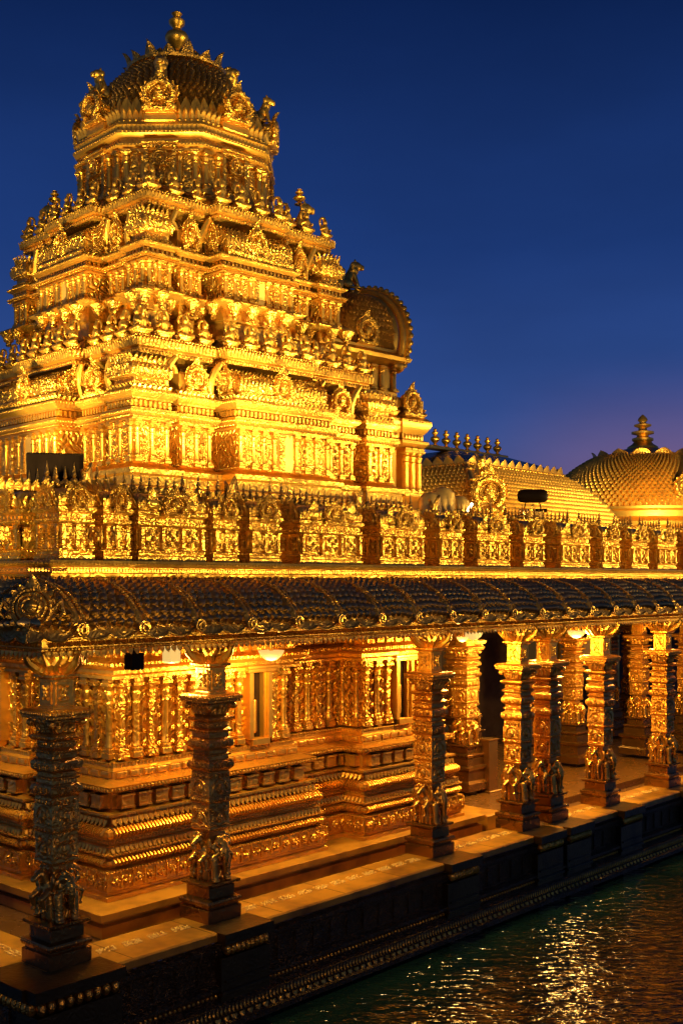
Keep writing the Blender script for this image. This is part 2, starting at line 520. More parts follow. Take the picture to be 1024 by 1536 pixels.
def pilaster_mb(h, w, round_=True):
    m = MB(); b = w
    m.cbox((0, 0, .04 * h), (b * 1.25, b * 1.1, .08 * h), .01)
    m.cbox((0, 0, .105 * h), (b * 1.05, b * .95, .05 * h), .008)
    r = b * .40
    pr = [(r * 1.15, .13), (r * 1.25, .15), (r * 1.0, .18), (r, .21), (r * .95, .66), (r * 1.18, .68), (r * 1.18, .70), (r * .85, .72),
          (r * 1.05, .76), (r * 1.3, .80), (r * 1.3, .82), (r * .9, .85), (r * 1.5, .90)]
    m.lathe([(a, z * h) for a, z in pr], 10 if round_ else 4, rot=0 if round_ else PI / 4, cap=False)
    m.cbox((0, 0, .925 * h), (b * 1.35, b * 1.2, .05 * h), .008)
    m.cbox((0, -.01, .975 * h), (b * 1.1, b * 1.0, .05 * h), .006)
    return m

SPIKE = MB().lathe([(.040, 0), (.045, .02), (.018, .05), (.036, .08), (.042, .10), (.034, .125), (.014, .14), (.026, .16), (.018, .19), (.010, .24), (.0015, .30)], 8)
def pot_finial(h, r):
    """stacked-pot roof finial"""
    pr = [(1.0, 0), (1.1, .03), (.55, .10), (.35, .16), (.45, .18), (.95, .28), (1.25, .36), (1.30, .42), (1.1, .50), (.55, .56), (.42, .60), (.5, .63), (.85, .70), (.9, .76), (.62, .81), (.35, .85), (.45, .88), (.6, .92), (.3, .96), (.03, 1.0)]
    return MB().lathe([(a * r, z * h) for a, z in pr], 20)

# ---- sculpted figures as single skins
def deity():
    m = MB()
    m.ell((0, 0, .05), (.15, .11, .06), 12, 6)
    for s in (-1, 1):
        m.cap((s * .06, -.01, .12), (s * .13, -.07, .11), .05, .04)
        m.cap((s * .13, -.07, .11), (s * .02, -.11, .09), .04, .03)
        m.cap((s * .085, 0, .27), (s * .13, -.02, .19), .032, .026)
        m.cap((s * .13, -.02, .19), (s * .10, -.09, .22), .026, .02)
    m.cap((0, 0, .13), (0, 0, .25), .072, .082)
    m.cap((0, 0, .28), (0, -.01, .33), .035, .035)
    m.ell((0, -.015, .36), (.05, .052, .06), 10, 8)
    m.cap((0, 0, .40), (0, 0, .47), .045, .022)
    m.ell((0, -.065, .355), (.012, .014, .018), 6, 4)
    ring = [(.098 * math.cos(t), .04, .375 + .105 * math.sin(t)) for t in [2 * PI * i / 20 for i in range(20)]]
    m.tube(ring, .026, 7, True)
    return voxel(m, .012, 'statue', 'gold', 1)
def lion():
    """seated guardian lion facing -Y, about 0.62 tall"""
    m = MB()
    m.ell((0, .10, .16), (.12, .16, .15), 12, 8)
    m.cap((0, .04, .22), (0, -.04, .38), .11, .10)
    m.ell((0, -.05, .40), (.12, .10, .11), 12, 8)
    m.ell((0, -.09, .50), (.10, .11, .10), 12, 8)
    m.ell((0, -.19, .48), (.06, .07, .055), 10, 6)
    m.ell((0, -.20, .44), (.045, .055, .03), 8, 5)
    for s in (-1, 1):
        m.cap((s * .075, -.06, .30), (s * .085, -.13, .05), .045, .035)
        m.ell((s * .085, -.17, .03), (.04, .06, .03), 8, 5)
        m.ell((s * .11, .08, .11), (.05, .11, .10), 8, 6)
        m.ell((s * .12, -.03, .03), (.04, .08, .03), 8, 5)
        m.ell((s * .075, -.07, .59), (.03, .025, .04), 6, 5)
        m.ell((s * .045, -.18, .52), (.022, .022, .022), 6, 4)
        m.ell((s * .10, -.03, .50), (.04, .05, .07), 6, 5)
    m.cap((0, .22, .14), (.02, .27, .34), .03, .02)
    m.ell((.02, .26, .38), (.04, .04, .06), 6, 5)
    return voxel(m, .014, 'lion', 'plain', 2)
def elephant():
    """standing elephant facing -Y with hanging trunk, about 0.62 tall"""
    m = MB()
    m.ell((0, .04, .36), (.135, .16, .17), 14, 8)
    m.ell((0, -.08, .40), (.11, .10, .13), 12, 8)
    m.ell((0, -.12, .49), (.088, .085, .085), 12, 8)
    m.ell((.035, -.13, .56), (.038, .04, .035), 8, 5); m.ell((-.035, -.13, .56), (.038, .04, .035), 8, 5)
    tr = [(0, -.17, .49, .052), (0, -.215, .42, .046), (0, -.225, .32, .038), (0, -.21, .22, .032), (.015, -.205, .14, .027), (.04, -.23, .10, .023)]
    for a, b in zip(tr, tr[1:]):
        m.cap(a[:3], b[:3], a[3], b[3], 8)
    for s in (-1, 1):
        m.ell((s * .125, -.06, .47), (.024, .075, .095), 10, 6, s * .35)
        m.ell((s * .130, -.05, .40), (.018, .05, .06), 8, 5, s * .35)
        m.cap((s * .055, -.19, .42), (s * .075, -.25, .36), .016, .008)
        m.cap((s * .085, -.11, .30), (s * .088, -.125, .16), .056, .046)
        m.cap((s * .088, -.125, .16), (s * .088, -.125, .035), .044, .048)
        m.ell((s * .088, -.15, .02), (.05, .045, .025), 8, 5)
        m.cap((s * .09, .10, .26), (s * .09, .11, .03), .06, .05)
        m.ell((s * .05, -.185, .50), (.014, .014, .014), 6, 4)
    ring = [(.105 * math.cos(t), -.09 - .03 * math.cos(t) ** 2, .44 + .10 * math.sin(t)) for t in [2 * PI * i / 16 for i in range(16)]]
    m.tube(ring, .016, 6, True)
    for k in range(5):
        m.ell((-.08 + .04 * k, -.185 + .006 * abs(k - 2), .355 - .018 * (2 - abs(k - 2))), (.017, .017, .02), 6, 4)
    m.cbox((0, .06, .50), (.20, .20, .05), .01)
    m.ell((0, .05, .55), (.055, .05, .08), 8, 6); m.ell((0, .03, .64), (.035, .035, .04), 8, 6)
    return voxel(m, .011, 'elephant', 'pillarplain', 1)
def horse():
    """rearing horse with rider facing -Y, about 0.64 tall"""
    m = MB()
    m.ell((0, .05, .30), (.11, .13, .17), 12, 8)
    m.ell((0, -.04, .40), (.10, .10, .12), 12, 8)
    m.cap((0, -.06, .44), (0, -.13, .57), .075, .055)
    m.cap((0, -.13, .58), (0, -.22, .52), .05, .034)
    m.ell((0, -.23, .51), (.034, .03, .032), 8, 5)
    for s in (-1, 1):
        m.ell((s * .03, -.11, .64), (.016, .016, .035), 6, 5)
        m.cap((s * .07, -.09, .36), (s * .085, -.19, .29), .045, .034)
        m.cap((s * .085, -.19, .29), (s * .08, -.16, .17), .030, .024)
        m.ell((s * .08, -.17, .15), (.03, .035, .025), 8, 5)
        m.cap((s * .08, .08, .22), (s * .09, -.02, .15), .055, .04)
        m.cap((s * .09, -.02, .15), (s * .09, .03, .03), .035, .034)
        m.ell((s * .09, .0, .02), (.045, .055, .025), 8, 5)
        m.cap((s * .085, .02, .46), (s * .12, -.05, .34), .04, .03)
    m.cap((0, .07, .45), (0, .05, .57), .06, .055)
    m.ell((0, .04, .65), (.042, .042, .05), 8, 6)
    for k in range(5):
        t = k / 4
        m.ell((0, -.02 - .08 * t, .46 + .15 * t), (.03, .03, .035), 6, 4)
    return voxel(m, .011, 'horse', 'pillarplain', 1)
DEITY = deity(); LION = lion(); ELEPHANT = elephant(); HORSE = horse()
KUDU_ME = KUDU.mesh('gable', 'finecarved')
SPIKE_ME = SPIKE.mesh('finial', 'bronze')

# ================================================================== water and ground
wm = MB().add([(-400, -400, -1.15), (400, -400, -1.15), (400, 400, -1.15), (-400, 400, -1.15)], [(0, 1, 2, 3)])
o = wm.build('water', 'water', smooth=False); o['kind'] = 'structure'

PC = (6.80, 10.40)                                    # outer line of the pillars turns its corner here
PATH = [(PC[0], 24.0), PC, (42.0, PC[1])]
def off_path(d): return [(PC[0] - d, 24.0), (PC[0] - d, PC[1] - d), (42.0, PC[1] - d)]
PILLAR_X = [7.19, 9.44, 13.92, 16.37, 17.30, 19.18, 21.74, 24.4, 27.0]     # centres
PY = 10.74

# ---- quay platform
plat = thing('stone_platform', 'dark carved stone platform edging the water below the row of golden pillars', 'platform', (PC[0], PC[1], 0))
def LOC(p): return [(x - PC[0], y - PC[1]) for x, y in p]
LP = LOC(PATH)
m = MB().sweep(LP, [(.16, -1.5), (.16, -1.12), (.42, -1.11), (.42, -1.04), (.34, -1.0), (.34, -.97), (.36, -.95), (.36, -.84), (.28, -.80), (.24, -.79), (.24, -.70),
                    (.30, -.68), (.30, -.64), (.20, -.61), (.20, -.24), (.26, -.22), (.26, -.17), (.20, -.15), (.22, -.12)], False)
for x, y, rz in along(LP, .33, .20, False):                       # sunken panels of the wall
    for zz in (-.585, -.275):
        m.stamp(BLOCK, (x, y, zz), rz, (.31, .03, .025))
    m.stamp(BLOCK, (x + .16 * math.cos(rz), y + .16 * math.sin(rz), -.43), rz, (.028, .035, .33))
m.build('quay_wall', 'wallstone', plat)
pet = MB()
for x, y, rz in along(LP, .062, .35, False): pet.stamp(LEAF, (x, y, -.845), rz, (.055, .07, -.10))
for x, y, rz in along(LP, .13, .36, False): pet.stamp(LEAF, (x, y, -.975), rz, (.085, .10, -.07))
for x, y, rz in along(LP, .07, .25, False): pet.stamp(PEARL, (x, y, -.745), rz, (.020, .025, .026))
pet.build('petal_moulding', 'bronze', plat)
for i, px in enumerate(PILLAR_X):                                  # breaks forward under every pillar
    blk = MB(); cush = MB()
    x = px - PC[0]; hw = .40
    x0 = x - hw if i else -.34
    for (d0, z0, z1) in ((.30, -1.5, -.86), (.26, -.84, -.30), (.335, -.12, .004)):
        blk.box(x0 if i else -.01 - d0, x + hw, -d0 - .05, .1, z0, z1)
    blk.cbox(((x0 + x + hw) / 2, -.30, -.585), (x + hw - x0 - .12, .06, .03), .006)
    blk.cbox(((x0 + x + hw) / 2, -.29, -.72), (x + hw - x0 + .02, .10, .05), .01)
    n = 9
    for k in range(n):
        cush.ell((x0 + .05 + (x + hw - x0 - .1) * (k + .5) / n, -.31, -.20), (.048, .065, .075), 8, 6)
    if i == 0:
        blk.box(-.385, .1, -.2, .6, -.12, .0035)
        for k in range(9): cush.ell((-.31, -.25 + .09 * k, -.20), (.065, .048, .075), 8, 6)
    blk.build('pillar_block', 'blockstone', plat)
    cush.build('carved_cushion', 'bronze', plat)
# curb slab: lit marble walk
cb = MB()
cb.sweep(LP, [(.215, -.12), (.24, -.10), (.24, -.02), (.22, 0.0), (-.56, 0.0), (-.56, -.2)], False)
cb.build('curb', 'marble', plat)
for i in range(26):
    jt = MB().box(1.0 + 1.18 * i, 1.008 + 1.18 * i, -.21, .55, -.01, .0025)
    if i < 14: jt.build('slab_joint', 'blockstone', plat, smooth=False)
rnd = random.Random(3)                                           # gilt writing-like inlay in a row along the walk
def glyph(x, y, rz):
    ins = MB()
    for r_ in range(3):
        for c_ in range(6):
            if rnd.random() < .14: continue
            u = (c_ - 2.5) * .042 + (r_ - 1) * .014 + rnd.uniform(-.006, .006); v = (r_ - 1) * .052 + rnd.uniform(-.007, .007)
            a = rnd.uniform(-.9, .9); L = rnd.uniform(.014, .024)
            ca, sa = math.cos(rz), math.sin(rz)
            pts = []
            for t in (-1, -.3, .4, 1):
                uu = u + L * t * math.cos(a) ; vv = v + L * t * math.sin(a) + .010 * (1 - t * t)
                pts.append((x + uu * ca - vv * sa, y + uu * sa + vv * ca, .005))
            ins.tube(pts, [.006, .013, .013, .006], 5)
    ins.build('gilt_inlay', 'inlay', plat)
for a, b in zip(PILLAR_X[:8], PILLAR_X[1:8]):
    x0, x1 = a + .40, b - .40
    n = max(1, int((x1 - x0) / .31))
    for k in range(n):
        glyph(x0 + (x1 - x0) * (k + .5) / n - PC[0], .22, 0)
for k in range(6):
    glyph(.22, .9 + .30 * k, PI / 2)

fl = MB().add([(7.3, 10.9, -.16), (42, 10.9, -.16), (42, 24, -.16), (7.3, 24, -.16)], [(0, 1, 2, 3)])
o = fl.build('floor', 'floor', smooth=False); o['kind'] = 'structure'
fl = MB().box(16.75, 42, 11.55, 24, -.155, -.02)
o = fl.build('floor', 'floor', smooth=False); o['kind'] = 'structure'
gl = MB().add([(7.7, 11.6, 4.30), (48, 11.6, 4.30), (48, 34, 4.30), (7.7, 34, 4.30)], [(0, 1, 2, 3)])
o = gl.build('roof_terrace', 'marble', smooth=False); o['kind'] = 'structure'

# ================================================================== golden temple
temple = thing('golden_temple', 'gold covered stepped temple tower with octagonal dome above carved walls', 'temple', (9.06, 12.2, 0))
T0 = (9.06, 12.2)
TL = 6.45                                          # wall length along X
YB = 11.0
wallpath = [(0, 0), (1.36, 0), (1.36, .16), (1.74, .16), (1.74, -.14), (3.02, -.14), (3.02, .26), (4.72, .26), (4.72, -.18), (TL, -.18),
            (TL, YB), (0, YB), (0, 4.4), (.0, 3.0), (-.14, 3.0), (-.14, 1.75), (.16, 1.75), (.16, 1.38), (0, 1.38)]
wallpath = [(0, 0), (1.36, 0), (1.36, .16), (1.74, .16), (1.74, -.14), (3.02, -.14), (3.02, .26), (4.72, .26), (4.72, -.18), (TL, -.18),
            (TL, YB), (0, YB), (0, 3.3), (-.14, 3.3), (-.14, 1.75), (.16, 1.75), (.16, 1.38), (0, 1.38)]
# stepped stone base
rect = [(-.38, -.40), (TL + .30, -.40), (TL + .30, YB), (-.38, YB)]
m = MB().sweep(rect, [(.42, -.155), (.42, -.02), (.36, .0), (.36, .02), (.44, .05), (.46, .06), (.46, .145), (.44, .15)], True, True)
m.build('step', 'marble', temple, smooth=False)
pl = MB()
pl.sweep(wallpath, [(.46, .152), (.46, .20), (.42, .22), (.42, .25), (.45, .27), (.45, .50), (.42, .52), (.36, .545), (.36, .56), (.40, .575), (.43, .61), (.42, .65), (.37, .675), (.37, .695), (.43, .71), (.43, .725), (.40, .735), (.36, .80), (.36, .81), (.38, .815),
                    (.34, .83), (.34, .90), (.385, .915), (.41, .96), (.40, 1.01), (.33, 1.05), (.26, 1.07), (.26, 1.17), (.35, 1.185), (.35, 1.215), (.24, 1.235)], True)
pl.build('plinth', 'gold', temple)
pd = MB()
for x, y, rz in along(wallpath, .058, .375, True, .12, VIS, .36): pd.stamp(FLUTE, (x, y, .562), rz, (.038, .20, .115))
for x, y, rz in along(wallpath, .075, .40, True, .12, VIS, .36): pd.stamp(LEAF, (x, y, .805), rz, (.07, .10, -.085))
for x, y, rz in along(wallpath, .048, .435, True, .12, VIS, .40): pd.stamp(PEARL, (x, y, .718), rz, .013)
for x, y, rz in along(wallpath, .085, .34, True, .12, VIS, .3): pd.stamp(LEAF, (x, y, 1.15), rz, (.08, .12, -.09))
for x, y, rz in along(wallpath, .06, .11, True, .12, VIS, .1): pd.stamp(PEARL, (x, y, 1.60), rz, .016)
for x, y, rz in along(wallpath, .06, .07, True, .12, VIS, .05): pd.stamp(LEAF, (x, y, 1.75), rz, (.06, .08, .07))
for x, y, rz in along(wallpath, .055, .335, True, .12, VIS, .33): pd.stamp(FLUTE, (x, y, .905), rz, (.036, .24, .15))
for x, y, rz in along(wallpath, .055, .435, True, .12, VIS, .42): pd.stamp(LEAF, (x, y, .21), rz, (.05, .08, -.055))
for x, y, rz in along(wallpath, .05, .45, True, .12, VIS, .43): pd.stamp(PEARL, (x, y, .515), rz, .016)
for x, y, rz in along(wallpath, .05, .35, True, .12, VIS, .34): pd.stamp(PEARL, (x, y, .865), rz, .015)
pd.build('fluted_roll', 'plain', temple)
ro = MB()
for x, y, rz in along(wallpath, .19, .452, True, .12, VIS, .42): ro.stamp(ROSE, (x, y, .39), rz, (.075, .12, .075))
for x, y, rz in along(wallpath, .19, .452, True, .12, VIS, .42): ro.stamp(BLOCK, (x + .095 * math.cos(rz), y + .095 * math.sin(rz), .39), rz, (.02, .05, .20))
ro.build('rosette_band', 'carved', temple)
bk = MB().sweep(wallpath, [(.24, 1.236), (.20, 1.25), (.20, 1.45), (.27, 1.465), (.33, 1.49), (.34, 1.56), (.24, 1.585), (.13, 1.62), (.13, 1.72), (.08, 1.75), (.08, 1.82), (0, 1.85)], True)
for x, y, rz in along(wallpath, .30, .21, True, .2, VIS, .16):
    bk.stamp(BLOCK, (x, y, 1.35), rz, (.20, .20, .19)); bk.stamp(BLOCK, (x, y, 1.43), rz, (.22, .23, .03))
    bk.stamp(BLOCK, (x, y, 1.275), rz, (.215, .225, .03))
for x, y, rz in along(wallpath, .06, .335, True, .12, VIS, .33): bk.stamp(PEARL, (x, y, 1.52), rz, (.022, .02, .026))
for x, y, rz in along(wallpath, .22, .13, True, .12, VIS, .1): bk.stamp(BLOCK, (x, y, 1.67), rz, (.17, .05, .075))
bk.build('block_frieze', 'gold', temple)
wl = MB().sweep(wallpath, [(0, 1.84), (0, 2.92)], True)
wl.build('wall', 'carved', temple)
tp = MB().sweep(wallpath, [(0, 2.91), (.16, 2.92), (.16, 2.96), (.09, 2.98), (.09, 3.03), (.20, 3.06), (.26, 3.10), (.26, 3.14), (.12, 3.17), (.08, 3.2), (.08, 3.42)], True)
tp.build('wall_cornice', 'gold', temple)
tb = MB()
for x, y, rz in along(wallpath, .24, .10, True, .12, VIS, .08):
    tb.stamp(BLOCK, (x, y, 3.30), rz, (.17, .16, .20)); tb.stamp(ROSE, (x, y - 0, 3.30), rz, (.05, .34, .05))
for x, y, rz in along(wallpath, .06, .26, True, .12, VIS, .22): tb.stamp(PEARL, (x, y, 3.12), rz, (.02, .02, .024))
tb.build('bracket_block', 'finecarved', temple)
# pilasters along the visible faces
PIL = pilaster_mb(1.06, .125).mesh('pilaster', 'gold')
PILSQ = pilaster_mb(1.06, .14, False).mesh('pilaster', 'finecarved')
k = 0
for a, b, rz, L, nrm in segs(wallpath, True, .25, VIS):
    if nrm[0] < -.7 and a[1] > 6: a = np.array((0., 5.6)); L = float(np.linalg.norm(b - a))
    n = max(2, int(round(L / .27)) + 1); t = (b - a) / L
    niche = (abs(L - 1.28) < .05) or (abs(L - 1.73) < .015 and nrm[1] < -.7) or abs(L - 1.55) < .05
    for i in range(n):
        s = .07 + (L - .14) * i / (n - 1)
        if niche and abs(s - (L / 2 if L < 2 else .95)) < .24: continue
        p = a + t * s + nrm * .035
        link('pilaster', PIL if k % 2 else PILSQ, temple, (p[0], p[1], 1.855), rz); k += 1
wr = MB()
for a, b, rz, L, nrm in segs(wallpath, True, .25, VIS):
    if nrm[0] < -.7 and a[1] > 6: a = np.array((0., 5.6)); L = float(np.linalg.norm(b - a))
    n = max(2, int(round(L / .27)) + 1); t = (b - a) / L
    niche = (abs(L - 1.28) < .05) or (abs(L - 1.73) < .015 and nrm[1] < -.7) or abs(L - 1.55) < .05
    for i in range(n - 1):
        s = .07 + (L - .14) * (i + .5) / (n - 1)
        if niche and abs(s - (L / 2 if L < 2 else .95)) < .24: continue
        for q in range(8):
            p = a + t * (s + .022 * (-1) ** q) + nrm * .012
            if q % 2: wr.stamp(LEAF, (p[0], p[1], 1.98 + .095 * q), rz, (.085, .18, .11))
            else: wr.stamp(ROSE, (p[0], p[1], 2.0 + .095 * q), rz, (.036, .10, .042))
wr.build('wall_relief', 'plain', temple)
def niche_at(x, y, rz):
    f = MB()
    for s in (-1, 1):
        f.cbox((s * .19, -.07, .50), (.07, .16, .98), .008); f.cbox((s * .125, -.05, .50), (.05, .10, .96), .006)
    f.cbox((0, -.08, 1.01), (.56, .20, .06), .01); f.cbox((0, -.10, 1.06), (.64, .24, .04), .008)
    f.cbox((0, -.06, -.03), (.34, .20, .10), .008)
    f.stamp(KUDU, (0, -.06, 1.08), 0, (.22, .25, .17))
    o = f.build('niche', 'plain', temple); o.location = (x, y, 1.90); o.rotation_euler = (0, 0, rz)
    q = MB().box(-.105, .105, -.012, 0.03, .0, .96).build('niche_panel', 'brownpaint', o)
    d = MB().cap((-.02, -.03, .55), (-.03, -.03, .12), .028, .036).build('door_leaf', 'plain', o)
niche_at(2.38, -.145, 0); niche_at(5.67, -.185, 0); niche_at(-.145, 2.52, -PI / 2)

# ------------------------------------------------------------------ the tower
tower = link('tower', None, temple, (15.16 - T0[0], 18.3 - T0[1], 0), R(-4))
def ring_plan(h, bays, gap):
    """square plan whose sides carry projecting bays (s0, s1, out) in units of h; gap = depth of the slots between"""
    side = []
    for i, (s0, s1, o_) in enumerate(bays):
        if i: side.append((s0 * h, gap))
        side.append((s0 * h, o_)); side.append((s1 * h, o_))
        if i < len(bays) - 1: side.append((s1 * h, gap))
    pts = []
    for k in range(4):
        c, s = [(1, 0), (0, 1), (-1, 0), (0, -1)][k]
        for (t, o_) in side:
            x, y = t, -(h + o_)
            pts.append((x * c - y * s, x * s + y * c))
    # drop duplicate corners
    res = []
    for p in pts:
        if not res or math.hypot(p[0] - res[-1][0], p[1] - res[-1][1]) > 1e-4: res.append(p)
    if math.hypot(res[0][0] - res[-1][0], res[0][1] - res[-1][1]) < 1e-4: res.pop()
    return res

def kuta_mb(w, h, d=None):
    """small cushion roof on a corner: neck, fluted cushion, rows of leaves"""
    d = d or w
    m = MB(); a, b = w / 2, d / 2
    sq = [(-a, -b), (a, -b), (a, b), (-a, b)]
    m.sweep(sq, [(-.02, 0), (.03, .03 * h), (.03, .10 * h), (-.06 * w, .13 * h), (-.06 * w, .26 * h), (.02, .30 * h), (.07, .42 * h), (.08, .55 * h), (.02, .74 * h), (-.12 * w, .88 * h), (-.3 * w, .95 * h)], True, True)
    for x, y, rz in along(sq, .085, .05): m.stamp(LEAF, (x, y, .36 * h), rz, (.085, .16, .30 * h))
    for x, y, rz in along(sq, .10, -.01): m.stamp(LEAF, (x, y, .66 * h), rz, (.10, .18, .36 * h))
    for x, y, rz in along(sq, .07, .03): m.stamp(PEARL, (x, y, .07 * h), rz, .017)
    for x, y, rz in along(sq, .07, .085): m.stamp(PEARL, (x, y, .32 * h), rz, .018)
    return m
def barrel_mb(L, r):
    """vaulted roof, long axis on X"""
    m = MB()
    prof = [(-r * 1.05, 0), (-r * 1.12, .10 * r), (-r * 1.12, .25 * r), (-r * .95, .32 * r), (-r * 1.02, .5 * r), (-r * .98, .8 * r), (-r * .78, 1.15 * r), (-r * .42, 1.38 * r), (0, 1.45 * r)]
    prof = prof + [(-y, z) for y, z in prof[-2::-1]]
    n = len(prof)
    vs = [(-L / 2, y, z) for y, z in prof] + [(L / 2, y, z) for y, z in prof]
    m.add(vs, [(i, i + n, i + 1 + n, i + 1)[::-1] for i in range(n - 1)] + [tuple(range(n))[::-1], tuple(range(n, 2 * n))])
    k = int(L / .085)
    for i in range(k):
        x = -L / 2 + L * (i + .5) / k
        m.stamp(LEAF, (x, -r * 1.02, .42 * r), 0, (.085, .1, .55 * r)); m.stamp(LEAF, (x, -r * .92, .95 * r), 0, (.085, -.35, .42 * r))
        m.stamp(PEARL, (x, -r * 1.13, .17 * r), 0, .018)
        m.stamp(LEAF, (x, -.02, 1.40 * r), 0, (.08, .15, .26 * r))
    return m
def lotus_mb(r, h):
    m = MB()
    m.lathe([(r * .22, 0), (r * .35, .1 * h), (r * .28, .2 * h), (r * .5, .45 * h), (r * .85, .75 * h), (r, .86 * h), (r * .92, h), (r * .3, h)], 14)
    for i in range(10):
        a = 2 * PI * i / 10
        m.stamp(LEAF, (r * .42 * math.cos(a), r * .42 * math.sin(a), .35 * h), a + PI / 2, (r * .55, r * .9, h * .62))
    return m

SIDES = [(0, -1), (-1, 0)]
BAYS = [(-1.0, -.77, 0.0), (-.675, -.455, -.10), (-.36, .36, .26), (.455, .675, -.10), (.77, 1.0, 0.0)]
CAPB = [(-1.0, -.44, 0.0), (-.37, .37, .22), (.44, 1.0, 0.0)]

def side_xy(k, s, out_, h):
    x, y = s, -(h + out_)
    c, sn = [(1, 0), (0, 1), (-1, 0), (0, -1)][k]
    return x * c - y * sn, x * sn + y * c, k * PI / 2

def storey(h, z0, zw, zt, zc, hc, zcap0, zcap1, base_prof, name, kh, panel):
    P = ring_plan(h, BAYS, -.46)
    st = MB().sweep(P, [(d, z) for d, z in base_prof], True)
    so = st.build(name, 'gold', tower)
    MB().sweep(P, [(0, zw), (0, zt)], True).build('storey_wall', 'carved', so)
    # door-like panels and pilasters
    pm = pilaster_mb(zt - zw, .105).mesh('pilaster', 'plain')
    cnt = 0
    for k in (0, 3, 1):
        for i, (s0, s1, o_) in enumerate(BAYS):
            if k == 1 and i not in (0, 1): continue
            w = (s1 - s0) * h
            n = 3 if w < .9 else 8
            for j in range(n):
                if n == 3: s = s0 * h + .06 + (w - .12) * j / 2
                else: s = s0 * h + w * (.03, .16, .27, .38, .62, .73, .84, .97)[j]
                x, y, rz = side_xy(k, s, o_ + .02, h)
                link('pilaster', pm, so, (x, y, zw), rz)
            x, y, rz = side_xy(k, (s0 + s1) * h / 2, o_ + .012, h)
            pn = MB()
            pn.box(-w / 2 + .04, w / 2 - .04, -.004, .02, zw + .05, zt - .03)
            if n == 3:
                for sx in (-1, 1):
                    pw = w / 2 - .20
                    pn.cbox((sx * (w / 4 - .015), 0, zw + (zt - zw) * .5), (max(pw, .08), .05, (zt - zw) * .78), .008)
                    for q_ in range(4): pn.stamp(ROSE, (sx * (w / 4 - .015) + .012 * (-1) ** q_, -.03, zw + (zt - zw) * (.22 + .18 * q_)), .3 * q_, (pw * .30 + .02, .09, .05))
            else:
                for sx in (-1, 1):
                    pn.cbox((sx * .215 * w, 0, zw + (zt - zw) * .5), (.09 * w, .035, (zt - zw) * .80), .008)
                    for q_ in range(4): pn.stamp(ROSE, (sx * .215 * w, -.03, zw + (zt - zw) * (.22 + .18 * q_)), .3 * q_, (.055, .09, .05))
                    pn.cbox((sx * .38 * w, 0, zw + (zt - zw) * .5), (.10 * w, .03, (zt - zw) * .76), .008)
            o = pn.build('wall_panel', 'finecarved', so); o.location = (x, y, 0); o.rotation_euler = (0, 0, rz)
            if n != 3:
                dm = MB().box(-.08 * w, .08 * w, -.005, .02, zw + .01, zt - .02)
                d = dm.build('doorway', 'beige', so); d.location = (x + .012 * math.sin(rz), y - .012 * math.cos(rz), 0); d.rotation_euler = (0, 0, rz)
                sl = MB().box(-.07 * w, -.015 * w, -.03, -.007, zw + .02, zt - .04)
                s_ = sl.build('door_screen', 'finecarved', d)
    # cornice courses
    q = zc - zt
    dn = MB().sweep(P, [(0, zt - .02), (.05, zt), (.05, zt + .05 * q), (.02, zt + .06 * q), (.02, zt + .10 * q), (.09, zt + .13 * q), (.13, zt + .18 * q), (.13, zt + .25 * q), (.10, zt + .27 * q), (.10, zt + .31 * q), (.0, zt + .33 * q), (-.03, zt + .36 * q), (-.03, zt + .54 * q),
                   (.05, zt + .56 * q), (.05, zt + .60 * q), (.09, zt + .64 * q), (.13, zt + .72 * q), (.13, zt + .80 * q), (.09, zt + .83 * q), (.02, zt + .85 * q), (.02, zt + .95 * q), (-.06, zt + .97 * q), (-.14, zc)], True)
    for x, y, rz in along(P, .095, .0, True, .1, None, .03): dn.stamp(BLOCK, (x, y, zt + .45 * q), rz, (.05, .10, .17 * q))
    for x, y, rz in along(P, .055, .13, True, .1, None, .11): dn.stamp(PEARL, (x, y, zt + .21 * q), rz, (.016, .014, .018))
    for x, y, rz in along(P, .06, .13, True, .1, None, .11): dn.stamp(PEARL, (x, y, zt + .76 * q), rz, (.018, .016, .022))
    for x, y, rz in along(P, .085, .10, True, .1, None, .1): dn.stamp(LEAF, (x, y, zt + .17 * q), rz, (.085, .10, -.11 * q))
    for x, y, rz in along(P, .10, .03, True, .1, None, .05): dn.stamp(LEAF, (x, y, zt + .82 * q), rz, (.10, .14, .17 * q))
    for x, y, rz in along(P, .05, .012, True, .1, None, .0): dn.stamp(PEARL, (x, y, zw + .02), rz, (.018, .02, .022))
    for x, y, rz in along(P, .11, .02, True, .1, None, .0): dn.stamp(ROSE, (x, y, zt - .05), rz, (.035, .06, .035))
    dn.build('cornice', 'gold', so)
    # recessed neck behind the little roofs
    ht = zcap0 - zc
    Pn = ring_plan(hc - .34, CAPB, -.2)
    MB().sweep(Pn, [(-.02, zc - .12), (-.02, zcap0 + .06)], True).build('recess_wall', 'carved', so)
    hk = ht * 1.0
    ks = .23 * h - .04
    km = kuta_mb(ks, hk).mesh('corner_roof', 'finecarved')
    for sx, sy in ((-1, -1), (1, -1), (-1, 1), (1, 1)):
        link('corner_roof', km, so, (sx * (h - .115 * h + .03), sy * (h - .115 * h + .03), zc - .03))
    bm_ = barrel_mb(.68 * h, hk * .62).mesh('vault_roof', 'finecarved')
